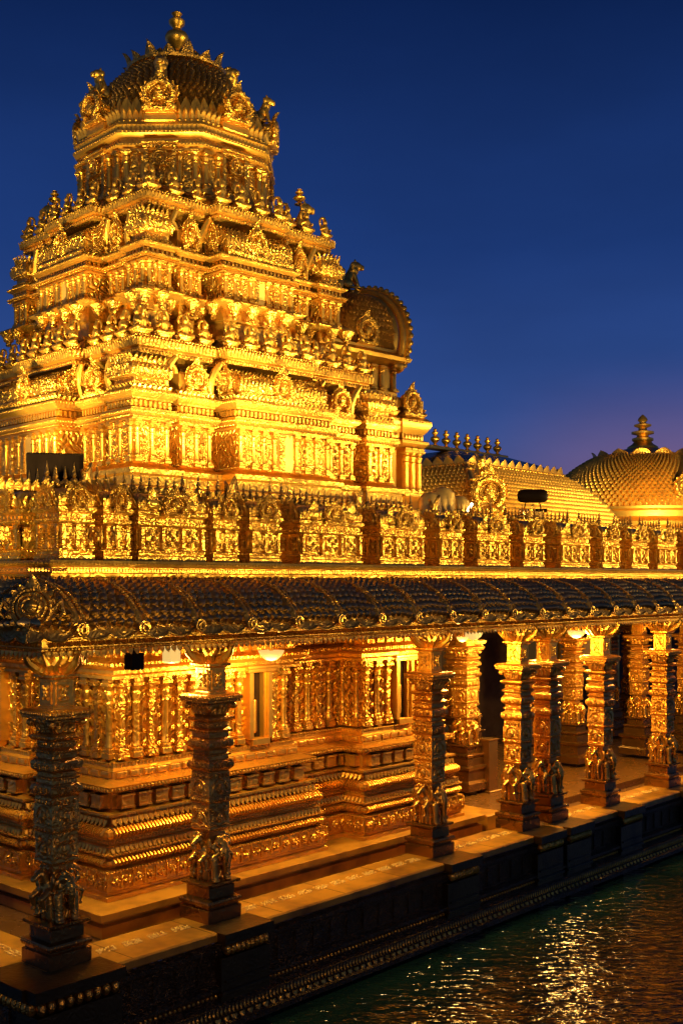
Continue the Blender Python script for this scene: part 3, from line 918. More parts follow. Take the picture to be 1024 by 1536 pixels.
    for k in (0, 3):
        for s in (-.565, .565):
            x, y, rz = side_xy(k, s * h, -.13, h)
            link('gable', KUDU_ME, so, (x, y, zc - .05), rz, (.17 * h, .8, hk * 1.02))
            cb_ = MB().cbox((0, .20, hk * .35), (.20 * h, .34, hk * .75), .05)
            o = cb_.build('bay_roof', 'plain', so); o.location = (x, y, zc - .03); o.rotation_euler = (0, 0, rz)
        x, y, rz = side_xy(k, 0, -.06, h)
        link('vault_roof', bm_, so, (x, y, zc - .04), rz)
        x, y, rz = side_xy(k, -.02 * h, .22, h)
        link('gable', KUDU_ME, so, (x, y, zc - .06), rz, (.48, .8, hk * 1.08))
        for s in (-.35, .35):                                      # scroll ends of the vault
            x, y, rz = side_xy(k, s * h, -.06, h)
            link('gable', KUDU_ME, so, (x, y, zc - .02), rz + (PI / 2 if s > 0 else -PI / 2), (.50, .5, hk * .95))
        for s in (-.405, .405, -.72, .72):                                    # carved scroll brackets in the slots
            x, y, rz = side_xy(k, s * h, -.20, h)
            sb = MB()
            sp = [(.12 * math.cos(t) * (1 - t / 9), -.02, hk * .55 + .17 * math.sin(t) * (1 - t / 9)) for t in [i * .45 for i in range(16)]]
            sb.tube(sp, [.05 - .0022 * i for i in range(16)], 6)
            sb.tube([(-.1, 0, -.05), (-.14, -.05, .2), (-.06, -.08, .42), (.06, -.10, hk + .05)], [.06, .07, .07, .05], 7)
            o = sb.build('scroll_bracket', 'plain', so); o.location = (x, y, zc); o.rotation_euler = (0, 0, rz)
    # cap: projecting bracketed ledge carrying figures
    C = ring_plan(hc, CAPB, -.24)
    g = zcap1 - zcap0
    cd = MB().sweep(C, [(-.30, zcap0 - .02), (-.16, zcap0 + .04 * g), (-.05, zcap0 + .16 * g), (0, zcap0 + .2 * g), (0, zcap0 + .42 * g), (.06, zcap0 + .48 * g), (.07, zcap0 + .78 * g),
                   (.02, zcap0 + .86 * g), (-.06, zcap0 + .97 * g), (-.20, zcap1), (-.45, zcap1 + .02)], True, False)
    for x, y, rz in along(C, .068, .01, True, .1, None, .0): cd.stamp(PEARL, (x, y, zcap0 + .31 * g), rz, (.024, .022, .03))
    for x, y, rz in along(C, .075, .07, True, .1, None, .05): cd.stamp(LEAF, (x, y, zcap0 + .50 * g), rz, (.075, .10, .34 * g))
    for x, y, rz in along(C, .06, .05, True, .1, None, .04): cd.stamp(PEARL, (x, y, zcap0 + .90 * g), rz, .02)
    cd.build('ledge', 'gold', so)
    tb_ = MB().sweep(ring_plan(hc - .28, CAPB, -.14), [(0, zcap1 - .02), (0, zcap1 + .14), (.04, zcap1 + .16), (.04, zcap1 + .22), (-.3, zcap1 + .25)], True)
    tb_.build('ledge_parapet', 'bronze', so)
    n_st = 0
    for a, b, rz, L, nrm in segs(C, True, .5, ((0, -1), (-1, 0))):
        n = max(2, int(round(L / .43)))
        t = (b - a) / L
        for i in range(n):
            p = a + t * (.12 + (L - .24) * (i + (.0 if n < 2 else 0)) / (n - 1)) - nrm * .07
            if math.hypot(p[0] - a[0], p[1] - a[1]) < 0: continue
            sc = .98 + .14 * random.random()
            link('statue', DEITY, so, (p[0], p[1], zcap1 - .03), rz + random.uniform(-.2, .2), (sc, sc, sc)); n_st += 1
    return so

s1 = storey(3.14, 4.3, 6.22, 6.94, 7.56, 2.82, 8.08, 8.50,
            [(.38, 4.28), (.38, 4.9), (.30, 4.95), (.30, 5.25), (.36, 5.30), (.38, 5.38), (.36, 5.46), (.24, 5.5), (.24, 5.66), (.30, 5.70), (.30, 5.78), (.16, 5.82), (.16, 5.98), (.20, 6.02), (.20, 6.10), (.06, 6.16), (0, 6.22)],
            'storey', .5, True)
# lotus brackets under the second storey
P2 = ring_plan(2.38, BAYS, -.46)
s2 = storey(2.38, 8.5, 9.46, 9.95, 10.32, 2.26, 10.93, 11.28,
            [(-.1, 8.45), (-.1, 9.05), (-.06, 9.08), (-.06, 9.3), (.14, 9.36), (.18, 9.40), (.16, 9.43), (.03, 9.45), (0, 9.46)], 'storey', .4, True)
LOT = lotus_mb(.165, .30).mesh('lotus_bracket', 'finecarved')
for a, b, rz, L, nrm in segs(P2, True, .2, SIDES):
    n = max(1, int(round(L / .42))); t = (b - a) / L
    for i in range(n):
        p = a + t * (L * (i + .5) / n) + nrm * .08
        link('lotus_bracket', LOT, s2, (p[0], p[1], 9.08))
for sx, sy in ((-1, -1), (1, -1), (-1, 1)):
    link('lotus_bracket', LOT, s2, (sx * 2.48, sy * 2.48, 9.08), 0, (1.15, 1.15, 1))
# octagonal neck
A8 = PI / 8
def octa(r): return [(r / math.cos(A8) * math.cos(A8 + i * PI / 4), r / math.cos(A8) * math.sin(A8 + i * PI / 4)) for i in range(8)]
drum = MB().sweep(octa(1.0), [(d - 1.0, z) for d, z in ((1.75, 10.9), (1.95, 11.1), (1.98, 11.3), (2.06, 11.34), (2.06, 11.44), (1.92, 11.48), (1.92, 11.58), (1.98, 11.60), (1.98, 11.66), (1.84, 11.70))]).build('drum', 'plain', tower)
oc = [p for p in octa(1.82)]
MB().sweep(oc, [(0, 11.68), (0, 12.46)]).build('drum_wall', 'carved', drum)
dn = MB().sweep(oc, [(0, 12.42), (.06, 12.44), (.06, 12.48), (.12, 12.52), (.12, 12.56), (.03, 12.58), (.03, 12.62), (.03, 12.68), (.10, 12.70), (.14, 12.75), (.14, 12.80), (.08, 12.83), (.08, 12.88), (.13, 12.91), (.11, 12.97), (-.3, 13.02)])
for x, y, rz in along(oc, .075, .135): dn.stamp(PEARL, (x, y, 12.78), rz, .024)
for x, y, rz in along(oc, .085, .02): dn.stamp(BLOCK, (x, y, 12.65), rz, (.045, .06, .05))
for x, y, rz in along(oc, .07, .12): dn.stamp(PEARL, (x, y, 12.54), rz, .02)
for x, y, rz in along(oc, .09, .09): dn.stamp(LEAF, (x, y, 12.83), rz, (.09, .12, .10))
dn.build('cornice', 'plain', drum)
pm = pilaster_mb(.78, .15).mesh('pilaster', 'plain')
for i, (a, b, rz, L, nrm) in enumerate(segs(oc)):
    t = (b - a) / L
    for s in (.10, .40, L - .40, L - .10):
        p = a + t * s + nrm * .03
        link('pilaster', pm, drum, (p[0], p[1], 11.68), rz)
    p = (a + b) / 2
    w = MB(); w.cbox((0, 0, .38), (.42, .05, .66), .01); w.stamp(ROSE, (0, -.03, .40), 0, (.12, .14, .20))
    for s in (-1, 1): w.cbox((s * (L / 2 - .25), 0, .38), (.14, .03, .6), .006)
    w.cbox((0, -.05, .80), (.66, .22, .05), .01); w.cbox((0, -.06, .86), (.72, .26, .04), .01); w.cbox((0, -.05, -.03), (.66, .20, .10), .01)
    for s in (-1, 1): w.cbox((s * .27, -.06, .38), (.085, .13, .78), .008)
    w.stamp(KUDU, (0, -.12, .42), 0, (.34, .4, .30)); w.ell((0, -.10, .22), (.10, .07, .16), 8, 6)
    o = w.build('wall_panel', 'finecarved', drum); o.location = (p[0] + nrm[0] * .005, p[1] + nrm[1] * .005, 11.70); o.rotation_euler = (0, 0, rz)
# dome
dprof = [(1.80, 12.92), (1.90, 12.98), (1.90, 13.08), (1.74, 13.12), (1.74, 13.25), (1.74, 13.42), (1.66, 13.66), (1.52, 13.9), (1.33, 14.16), (1.12, 14.40), (.94, 14.56), (.80, 14.66)]
def ocm(i, n, r, z):
    a = (2 * PI * i / n) % (PI / 4) - PI / 8
    k = 1 / math.cos(a) * 0.985
    return 1 + (k - 1) * .8
dome = MB().lathe(dprof, 64, mod=lambda i, n, r, z: ocm(i, n, r, z), rot=A8).build('dome', 'goldtile', tower)
sc_ = MB()
for j in range(13):
    t = 13.42 + (14.60 - 13.42) * j / 12
    rr = np.interp(t, [z for r, z in dprof], [r for r, z in dprof])
    rr2 = np.interp(t - .09, [z for r, z in dprof], [r for r, z in dprof])
    n = int(2 * PI * rr / .12)
    for i in range(n):
        a = 2 * PI * (i + .5 * (j % 2)) / n
        k = 1 + (1 / math.cos(((a - A8) % (PI / 4)) - PI / 8) * .985 - 1) * .8
        p = Vector((rr * k * math.cos(a), rr * k * math.sin(a), t + .02)); q = Vector((rr2 * k * math.cos(a), rr2 * k * math.sin(a), t - .09))
        put_tile(sc_, p, (-math.sin(a), math.cos(a), 0), q - p, .118, .13)
sc_.build('scale_tiles', 'domed', dome)
sk = MB()
for x, y, rz in along(octa(1.86), .12): sk.stamp(LEAF, (x, y, 13.04), rz, (.12, .25, .20)); sk.stamp(PEARL, (x, y, 13.02), rz, .035)
for x, y, rz in along(octa(1.84), .20): sk.stamp(LEAF, (x, y, 13.14), rz, (.22, -.14, .36))
sk.build('petal_skirt', 'plain', dome)
for i in range(8):
    a = -PI / 2 + i * PI / 4
    x, y = 1.90 * math.cos(a), 1.90 * math.sin(a)
    g = MB().cbox((0, .30, .0), (.62, .7, .16), .02); g.cbox((0, .26, .11), (.54, .6, .08), .02); g.cbox((0, .3, -.14), (.5, .5, .14), .02)
    o = g.build('gable_base', 'plain', dome); o.location = (x, y, 13.05); o.rotation_euler = (0, 0, a + PI / 2)
    link('gable', KUDU_ME, dome, (x * 1.02, y * 1.02, 13.14), a + PI / 2, (.74, 1.0, .62))
    link('lion', LION, dome, (x * .95, y * .95, 13.66), a + PI / 2, (1.05, .95, .95))
lt = MB().lathe([(.86, 14.60), (1.02, 14.66), (1.04, 14.72), (.94, 14.76), (.78, 14.78), (.62, 14.86), (.44, 14.94), (.30, 15.04), (.22, 15.10), (.17, 15.14)], 40)
for i in range(16):
    a = 2 * PI * i / 16
    lt.stamp(LEAF, (.98 * math.cos(a), .98 * math.sin(a), 14.68), a + PI / 2, (.26, .32, .30 if i % 2 else .2))
    lt.stamp(LEAF, (.70 * math.cos(a), .70 * math.sin(a), 14.80), a + PI / 2, (.26, -.30, .22))
lt.build('lotus_crown', 'bronze', dome)
fn = pot_finial(.98, .19).build('finial', 'plain', tower); fn.location = (0, 0, 15.08)
for sx, sy in ((1, -1), (-1, 1), (1, 1)):
    link('lion', LION, s2, (sx * 1.82, sy * 1.82, 11.28), math.atan2(sy, sx) + PI / 2, (1.15, 1.15, 1.25))
    pf = pot_finial(.34, .10).build('finial', 'plain', s2); pf.location = (sx * 1.80, sy * 1.80, 12.0)
# projecting porch block with vaulted gable on the far side (+X)
por = [(2.9, -1.9), (5.75, -1.9), (5.75, 1.9), (2.9, 1.9)]
por2 = [(2.9, -1.9), (4.6, -1.9), (4.6, -1.7), (4.75, -1.7), (4.75, -1.95), (5.35, -1.95), (5.35, 1.95), (2.9, 1.95)]
dn = MB().sweep(por2, [(.3, 4.3), (.3, 5.2), (.22, 5.3), (.22, 5.8), (.1, 5.9), (0, 6.1), (0, 7.2), (.06, 7.22), (.14, 7.3), (.14, 7.36), (.05, 7.4), (.05, 7.52), (.12, 7.6), (.19, 7.74), (.19, 7.82), (.1, 7.9), (-.1, 7.95), (-.1, 8.05), (.05, 8.1), (.05, 8.3), (-.2, 8.36)], True, True)
for x, y, rz in along(por2, .08, .19, True, .1, SIDES): dn.stamp(PEARL, (x, y, 7.78), rz, .026)
for x, y, rz in along(por2, .09, .05, True, .1, SIDES): dn.stamp(LEAF, (x, y, 8.12), rz, (.09, .12, .18))
for x, y, rz in along(por2, .10, .05, True, .1, SIDES): dn.stamp(BLOCK, (x, y, 7.46), rz, (.06, .06, .10))
pb = dn.build('porch', 'plain', tower)
pm = pilaster_mb(1.1, .17).mesh('pilaster', 'plain')
for x in (3.35, 3.75, 4.15, 4.84, 5.06, 5.27): link('pilaster', pm, pb, (x, -1.92 if x < 4.7 else -1.97, 6.1))
for x in (3.5, 3.95, 4.4, 4.85, 5.3):
    link('statue', DEITY, pb, (x, -1.98, 7.88), 0, .95)
link('gable', KUDU_ME, pb, (4.95, -2.0, 7.9), 0, (.6, .8, .62))
gb = [(2.2, -1.28), (5.55, -1.28), (5.55, 1.28), (2.2, 1.28)]
gt = MB().sweep(gb, [(.14, 8.3), (.14, 8.42), (.02, 8.48), (.02, 8.55), (0, 8.56), (0, 9.12), (.05, 9.14), (.12, 9.2), (.24, 9.26), (.27, 9.34), (.16, 9.40), (.08, 9.46), (.08, 9.52), (.0, 9.56)], True, True).build('upper_porch', 'plain', tower)
pm = pilaster_mb(.56, .16).mesh('pilaster', 'plain')
for x in (3.3, 3.7, 4.3, 4.75, 5.05, 5.45): link('pilaster', pm, gt, (x, -1.30, 8.56))
for x in np.arange(2.9, 5.6, .34): link('lotus_bracket', LOT, gt, (float(x), -1.36, 8.12), 0, (1, 1, .9))
# vault
vp = []
for i in range(15):
    t = R(-14 + 208 * i / 14)
    vp.append((1.26 * math.cos(t) * (1.02), 9.80 + 1.05 * math.sin(t)))
m = MB(); n = len(vp)
m.add([(2.2, y, z) for y, z in vp] + [(5.5, y, z) for y, z in vp], [(i, i + 1, i + 1 + n, i + n)[::-1] for i in range(n - 1)] + [tuple(range(n)), tuple(range(n, 2 * n))[::-1]])
vault = m.build('vault', 'goldtile', tower)
sc_ = MB()
for j in range(14):
    t = R(188 + 4 - 8 * j); t2 = R(188 + 4 - 8 * j + 8)
    p1 = (1.285 * math.cos(t), 9.80 + 1.05 * math.sin(t)); p0 = (1.285 * math.cos(t2), 9.80 + 1.05 * math.sin(t2))
    for i in range(27):
        x = 2.3 + .118 * (i + .5 * (j % 2))
        put_tile(sc_, Vector((x, p1[0] - .004, p1[1] + .01)), (1, 0, 0), Vector((0, p0[0] - p1[0], p0[1] - p1[1])), .115, .20)
sc_.build('scale_tiles', 'domed', vault)
rim = MB()
for r_, xx, rad in ((1.0, 5.52, .13), (1.14, 5.66, .10), (1.24, 5.72, .06)):
    rim.tube([(xx, 1.30 * r_ * math.cos(R(-32 + 244 * i / 26)), 9.84 + 1.08 * r_ * math.sin(R(-32 + 244 * i / 26))) for i in range(27)], rad, 8)
for i in range(34):
    t = R(-28 + 236 * i / 33)
    rim.ell((5.72, 1.66 * math.cos(t), 9.84 + 1.38 * math.sin(t)), (.07, .055, .065), 7, 5)
for s in (-1, 1): rim.ell((5.62, s * 1.28, 9.18), (.2, .22, .17), 10, 7)
n = 20; pts = [(1.2 * math.cos(R(-25 + 230 * i / (n - 1))), 9.84 + 1.0 * math.sin(R(-25 + 230 * i / (n - 1)))) for i in range(n)]
rim.add([(5.50, y, z) for y, z in pts] + [(5.60, y, z) for y, z in pts], [tuple(range(n))[::-1], tuple(range(n, 2 * n))] + [(i, i + 1, i + 1 + n, i + n) for i in range(n - 1)])
rim.build('gable_rim', 'plain', vault)
rg = MB(); rg.cbox((4.0, 0, 10.90), (3.2, .30, .14), .03)
for i in range(16): rg.stamp(LEAF, (2.5 + .2 * i, -.14, 10.88), 0, (.18, .14, .2))
rg.build('ridge', 'plain', vault)
link('gable', KUDU_ME, vault, (4.55, -1.34, 9.52), 0, (.72, .9, .62))
link('lion', LION, vault, (5.35, -.05, 11.12), PI * .3, (1.3, 1.3, 1.15)); link('lion', LION, vault, (4.62, -.15, 10.95), -PI * .55, (1.35, 1.3, 1.35))
vault.location.x = -.36; gt.location.x = -.30

# ================================================================== gallery roof
roof = thing('gallery_roof', 'long curved eave of dark scale tiles with twisted ribs above the golden pillars', 'roof', (PC[0], PC[1], 0))
RP = [(.50, 3.66), (.46, 3.76), (.36, 3.88), (.22, 3.98), (.06, 4.06), (-.14, 4.115), (-.36, 4.14)]
m = MB().sweep(LP, [(.36, 3.64), (.46, 3.66)] + RP[1:], False)
m.build('roof_base', 'tile', roof)
def rprof(v):
    f = v * (len(RP) - 1); i = min(int(f), len(RP) - 2); t = f - i
    return RP[i][0] * (1 - t) + RP[i + 1][0] * t, RP[i][1] * (1 - t) + RP[i + 1][1] * t
def wing(front, s, d, z):
    return Vector((s, -d, z)) if front else Vector((-d, s, z))
RIBS = 29; RS = .80
tl = MB(); rj = random.Random(11)
for front, nb in ((True, RIBS), (False, 12)):
    lip = MB(); hem = MB()
    for b in range(-1, nb):
        s0 = .05 + RS * b
        sgn = 1 if front else -1
        for j in range(8):
            v1 = .97 - .108 * j
            for i in range(7):
                s = s0 + RS * (i + .5 + .5 * (j % 2)) / 7
                d, z = rprof(v1); d2, z2 = rprof(max(v1 - .13, 0))
                if s < -d2 + .05: continue
                bulge = .035 * math.sin(PI * ((s - s0) / RS % 1))
                p = wing(front, s, d, z + bulge); q = wing(front, s, d2, z2 + bulge)
                put_tile(tl, p + Vector((0, 0, rj.uniform(-.004, .004))), (sgn, 0, 0) if front else (0, -1, 0), q - p + Vector((rj.uniform(-.006, .006), rj.uniform(-.006, .006), 0)), .106, .135)
        # scalloped lip with rolled hem
        n = 16; top = []; bot = []
        for i in range(n + 1):
            u = i / n; s = s0 + RS * u
            if b < 0: s = max(s, -.52)
            dr = .060 * abs(math.sin(2 * PI * u)) ** .8 + .035 * math.sin(PI * u)
            top.append(wing(front, s, .47, 3.775)); bot.append(wing(front, s, .53 + .02 * math.sin(PI * u), 3.675 - dr))
        k = len(top)
        vs = [tuple(v) for v in top + bot]
        lip.add(vs, [(i, i + 1, i + 1 + k, i + k) if not front else (i, i + k, i + 1 + k, i + 1) for i in range(n)])
        hem.tube(bot, .017, 6)
        for i in range(1, 8):                                      # fan of gadroons on the lip
            u = .5 + (i - 4) * .085; s = s0 + RS * u
            c = wing(front, s0 + RS * .5, .50, 3.66)
            e = wing(front, s, .49 - .04 * abs(i - 4) / 4, 3.80 - .012 * abs(i - 4))
            hem.tube([c, (c + e) / 2 + wing(front, 0, .02, 0.0), e], [.008, .016, .006], 5)
    lip.build('scalloped_lip', 'bronze', roof)
    hem.build('rolled_hem', 'bronze', roof)
tl.build('scale_tiles', 'tile', roof)
def rib_mb(front):
    m = MB()
    for dx, ra, lift in ((0, .066, .065), (.105, .045, .05)):
        pts = []
        for i in range(13):
            v = i / 12; d, z = rprof(v)
            pts.append(wing(front, (-.01 + dx) if front else -(dx), d + .01, z + lift - .02 * v))
        m.tube(pts, [ra * (1.05 - .35 * i / 12) for i in range(13)], 8)
        for i in range(24):
            v = i / 24; d, z = rprof(v)
            m.stamp(PEARL, tuple(wing(front, (-.01 + dx) if front else -dx, d + .03, z + lift + ra * (.75 - .3 * v))), 0, (.024, .024, .02))
    c = wing(front, .05, .53, 3.70)
    for r_ in (.066, .036):
        m.tube([c + wing(front, r_ * math.cos(t), .02 + .03 * (.09 - r_) / .05, r_ * math.sin(t)) for t in [2 * PI * i / 14 for i in range(14)]], .017, 6, True)
    m.ell(tuple(c), (.05, .05, .05), 8, 6)
    return m
rf, rl = rib_mb(True).mesh('rib', 'bronze'), rib_mb(False).mesh('rib', 'bronze')
for b in range(RIBS): link('rib', rf, roof, (.05 + RS * b, 0, 0))
for b in range(11): link('rib', rl, roof, (0, .35 + RS * b, 0))
# medallion on the hip
md = MB()
for r_, t_, y in ((.27, .035, 0), (.20, .03, -.04), (.12, .03, -.07)):
    md.tube([(r_ * math.cos(t), y, r_ * 1.05 * math.sin(t)) for t in [2 * PI * i / 28 for i in range(28)]], t_, 8, True)
md.ell((0, 0, 0), (.24, .07, .25), 20, 10); md.ell((0, -.08, 0), (.10, .05, .11), 14, 8)
for i in range(18):
    a = 2 * PI * i / 18
    md.stampm(LEAF, np.array(Matrix.Rotation(-(a - PI / 2), 3, 'Y')) * .11, (.29 * math.cos(a), 0, .30 * math.sin(a)))
md.stamp(LEAF, (0, -.02, .30), sc=(.16, .16, .2))
for s in (-1, 1): md.tube([(s * .30, .02, -.05), (s * .42, .0, .10), (s * .46, .0, -.08), (s * .38, 0, -.16)], [.05, .05, .04, .02], 7)
o = md.build('medallion', 'bronze', roof); o.location = (-.40, -.40, 3.93); o.rotation_euler = (R(-14), 0, -PI / 4); o.scale = (.70, .8, .68)
# frieze under the eave, cornice above it
m = MB().sweep(LP, [(-.14, 3.445), (.05, 3.445), (.07, 3.46), (.07, 3.475), (.055, 3.485), (.055, 3.565), (.075, 3.575), (.075, 3.595), (.14, 3.61), (.20, 3.64), (.36, 3.642)], False)
m.build('frieze', 'gold', roof)
fz = MB()
for x, y, rz in along(LP, .105, .06, False): fz.stamp(ROSE, (x, y, 3.525), rz, (.036, .11, .036))
for x, y, rz in along(LP, .105, .06, False): fz.stamp(PEARL, (x + .052 * math.cos(rz), y + .052 * math.sin(rz), 3.525), rz, (.012, .02, .03))
for x, y, rz in along(LP, .045, .07, False): fz.stamp(PEARL, (x, y, 3.468), rz, .013)
for x, y, rz in along(LP, .09, .02, False): fz.stamp(LEAF, (x, y, 3.447), rz, (.08, .06, -.075))
fz.build('frieze_ornament', 'plain', roof)
m = MB().sweep(LP, [(-.30, 4.12), (-.34, 4.135), (-.34, 4.235), (-.28, 4.25), (-.27, 4.285), (-.32, 4.30), (-.32, 4.355), (-.25, 4.37), (-.23, 4.40), (-.25, 4.435), (-1.3, 4.445)], False)
m.build('cornice', 'gold', roof)
ct = MB()
for x, y, rz in along(LP, .165, -.325, False): ct.stamp(TRI, (x, y, 4.135), rz, (.135, .10, .10))
for x, y, rz in along(LP, .042, -.318, False): ct.stamp(BLOCK, (x, y, 4.328), rz, (.024, .022, .042))
for x, y, rz in along(LP, .05, -.232, False): ct.stamp(PEARL, (x, y, 4.40), rz, .013)
ct.build('triangle_band', 'plain', roof)
cl = MB().box(0.0, 35.2, 0.0, 13, 3.455, 3.50)
cl.build('ceiling', 'marble', roof, smooth=False)

# ================================================================== parapet of little shrines
par = thing('roof_parapet', 'carved golden parapet of small domed shrines with rows of spikes along the gallery roof', 'parapet', (PC[0], PC[1], 4.44))
m = MB().sweep(LP, [(-.98, 0), (-.98, .12), (-1.02, .14), (-1.02, .46), (-.98, .49), (-.96, .54), (-1.0, .58), (-1.0, .74), (-.94, .78), (-.92, .84), (-1.0, .88), (-1.25, .89), (-1.25, 0)], False)
m.build('back_wall', 'bronze', par)  # darker gilt paints in the recess shade between the shrines
tp = MB()
for x, y, rz in along(LP, .11, -.93, False): tp.stamp(LEAF, (x, y, .80), rz, (.11, .12, .13))
for x, y, rz in along(LP, .30, -1.02, False): tp.stamp(ROSE, (x, y, .30), rz, (.09, .10, .11))
tp.build('coping_leaves', 'shrine', par)
def shrine_mb(w, d, big):
    """box pavilion: local origin at the front corner, +X along the front, +Y back"""
    m = MB()
    sq = [(0, 0), (w, 0), (w, d), (0, d)]
    m.sweep(sq, [(.035, 0), (.035, .06), (.015, .075), (.015, .10), (.03, .11), (.03, .13), (0, .14), (0, .42), (.02, .43), (.035, .455), (.035, .48), (.01, .49), (.01, .54), (.04, .56), (.055, .59), (.05, .615), (.02, .63),
                 (.03, .66), (.035, .70), (.015, .75), (-.04, .80), (-.12, .835)], True, True)
    for x, y, rz in along(sq, .05, .035, True, .05): m.stamp(PEARL, (x, y, .468), rz, .014)
    for x, y, rz in along(sq, .05, .03, True, .05): m.stamp(PEARL, (x, y, .12), rz, .014)
    for x, y, rz in along(sq, .075, .0, True, .05): m.stamp(BLOCK, (x, y, .515), rz, (.05, .05, .035))
    for x, y, rz in along(sq, .085, .035, True, .05): m.stamp(LEAF, (x, y, .64), rz, (.085, .10, .13))
    n = 3 if big else 2
    for i in range(n + 1):                                         # corner and middle pilasters
        x = .025 + (w - .05) * i / n
        m.cbox((x, -.016, .28), (.05, .07, .28), .008); m.cbox((x, -.02, .405), (.07, .09, .03), .006); m.cbox((x, -.02, .155), (.07, .09, .03), .006)
    for y in (.03, d * .5, d - .03): m.cbox((-.008, y, .28), (.05, .042, .28), .006)
    for i in range(n):
        x = .025 + (w - .05) * (i + .5) / n
        m.cbox((x, -.010, .28), (w / n * .58, .05, .21), .008)
        for q_, (dx_, dz_) in enumerate(((-.5, -.5), (.5, -.5), (0, 0), (-.5, .5), (.5, .5))): m.stamp(ROSE, (x + dx_ * w / n * .36, -.03, .28 + dz_ * .12), .4 * q_, (min(.045, w / n * .14), .10, .045))
        m.ell((x, -.03, .70), (w / n * .36, .05, .075), 10, 6); m.stamp(LEAF, (x, -.04, .70), 0, (w / n * .5, .14, .20)); m.ell((x, -.05, .585), (w / n * .2, .03, .03), 8, 5)
    for y in (d * .27, d * .74):
        for z_ in (.21, .28, .35): m.stamp(ROSE, (-.008, y, z_), -PI / 2, (.045, .09, .04))
        m.ell((-.03, y, .70), (.05, .07, .075), 8, 6); m.stamp(LEAF, (-.04, y, .70), -PI / 2, (.15, .14, .20))
    return m
SHR = {}
def shrine(x, y, rz, w, d, big, spikes=True):
    k = (round(w, 2), round(d, 2), big)
    if k not in SHR: SHR[k] = shrine_mb(w, d, big).mesh('shrine', 'shrine')
    s = link('shrine', SHR[k], par, (x - PC[0], y - PC[1], 0), rz)
    link('gable', KUDU_ME, s, (w / 2, -.05, .565), 0, (min(.46, w * .66), .42, .29))
    link('gable', KUDU_ME, s, (-.03, d / 2, .575), -PI / 2, (.36, .34, .25))
    return s
# (front corner x, front width, big) read off along the front
SH = [(7.39, .42, 0), (8.0, .34, 0), (8.51, 1.0, 1), (9.70, .38, 0), (10.34, .52, 0), (11.30, 1.24, 1), (13.02, 1.0, 1), (14.48, .58, 0), (15.52, .90, 1), (16.90, .62, 0), (18.15, .98, 1),
      (19.68, .62, 0), (20.86, .64, 0), (21.98, .8, 1), (23.5, .45, 0), (24.7, .7, 1), (26.1, .45, 0), (27.3, .7, 1)]
nsp = 0
spk = []
for x, w, big in SH:
    s = shrine(x, 10.98, 0, w, .44, big)
    spk.append((x - .05, w + .1 if big else w))
for y, w, big in ((11.75, .40, 0), (12.75, .8, 1), (14.2, .4, 0), (15.2, .8, 1), (16.8, .4, 0)):
    s = shrine(7.37, y + w, -PI / 2, w, .44, big)
# rows of spikes on the coping
rows = [(7.45, 7.95, 4), (8.15, 9.62, 11), (9.74, 10.25, 3), (10.45, 11.2, 6), (11.3, 12.85, 12), (13.15, 14.35, 10), (15.5, 16.6, 9), (16.95, 17.6, 6), (17.9, 19.2, 9), (19.5, 20.4, 8), (20.9, 21.7, 7), (22.0, 23.0, 8), (23.3, 24.2, 7)]
total = 0; rest = MB()
for a, b, n in rows:
    for i in range(n):
        x = a + (b - a) * (i + .5) / n
        big = i in (0, n - 1)
        sc = 1.12 if big else .88 + .08 * random.random()
        if total < 92:
            link('finial', SPIKE_ME, par, (x - PC[0], 1.02, .84), 0, (sc * 1.05, sc * 1.05, sc)); total += 1
        else:
            rest.stamp(SPIKE, (x - PC[0], 1.02, .84), 0, (sc * 1.05, sc * 1.05, sc))
    bar = MB().cbox(((a + b) / 2 - PC[0], 1.02, .875), (b - a + .05, .07, .03), .006).build('spike_rail', 'plain', par)
o = rest.build('finial_row', 'bronze', par); o['kind'] = 'stuff'
for i in range(6):
    link('finial', SPIKE_ME, par, (1.0, 1.3 + .18 * i, .84))
for x in (8.05, 10.38, 13.0, 14.9, 17.75):                        # taller leaf finials at breaks
    lf = MB(); lf.stamp(LEAF, (0, 0, 0), 0, (.17, .2, .36)); lf.ell((0, .03, .06), (.07, .07, .07), 8, 6); lf.stamp(LEAF, (0, .06, .0), PI, (.15, .2, .30))
    o = lf.build('leaf_finial', 'bronze', par); o.location = (x - PC[0], .98, .82)

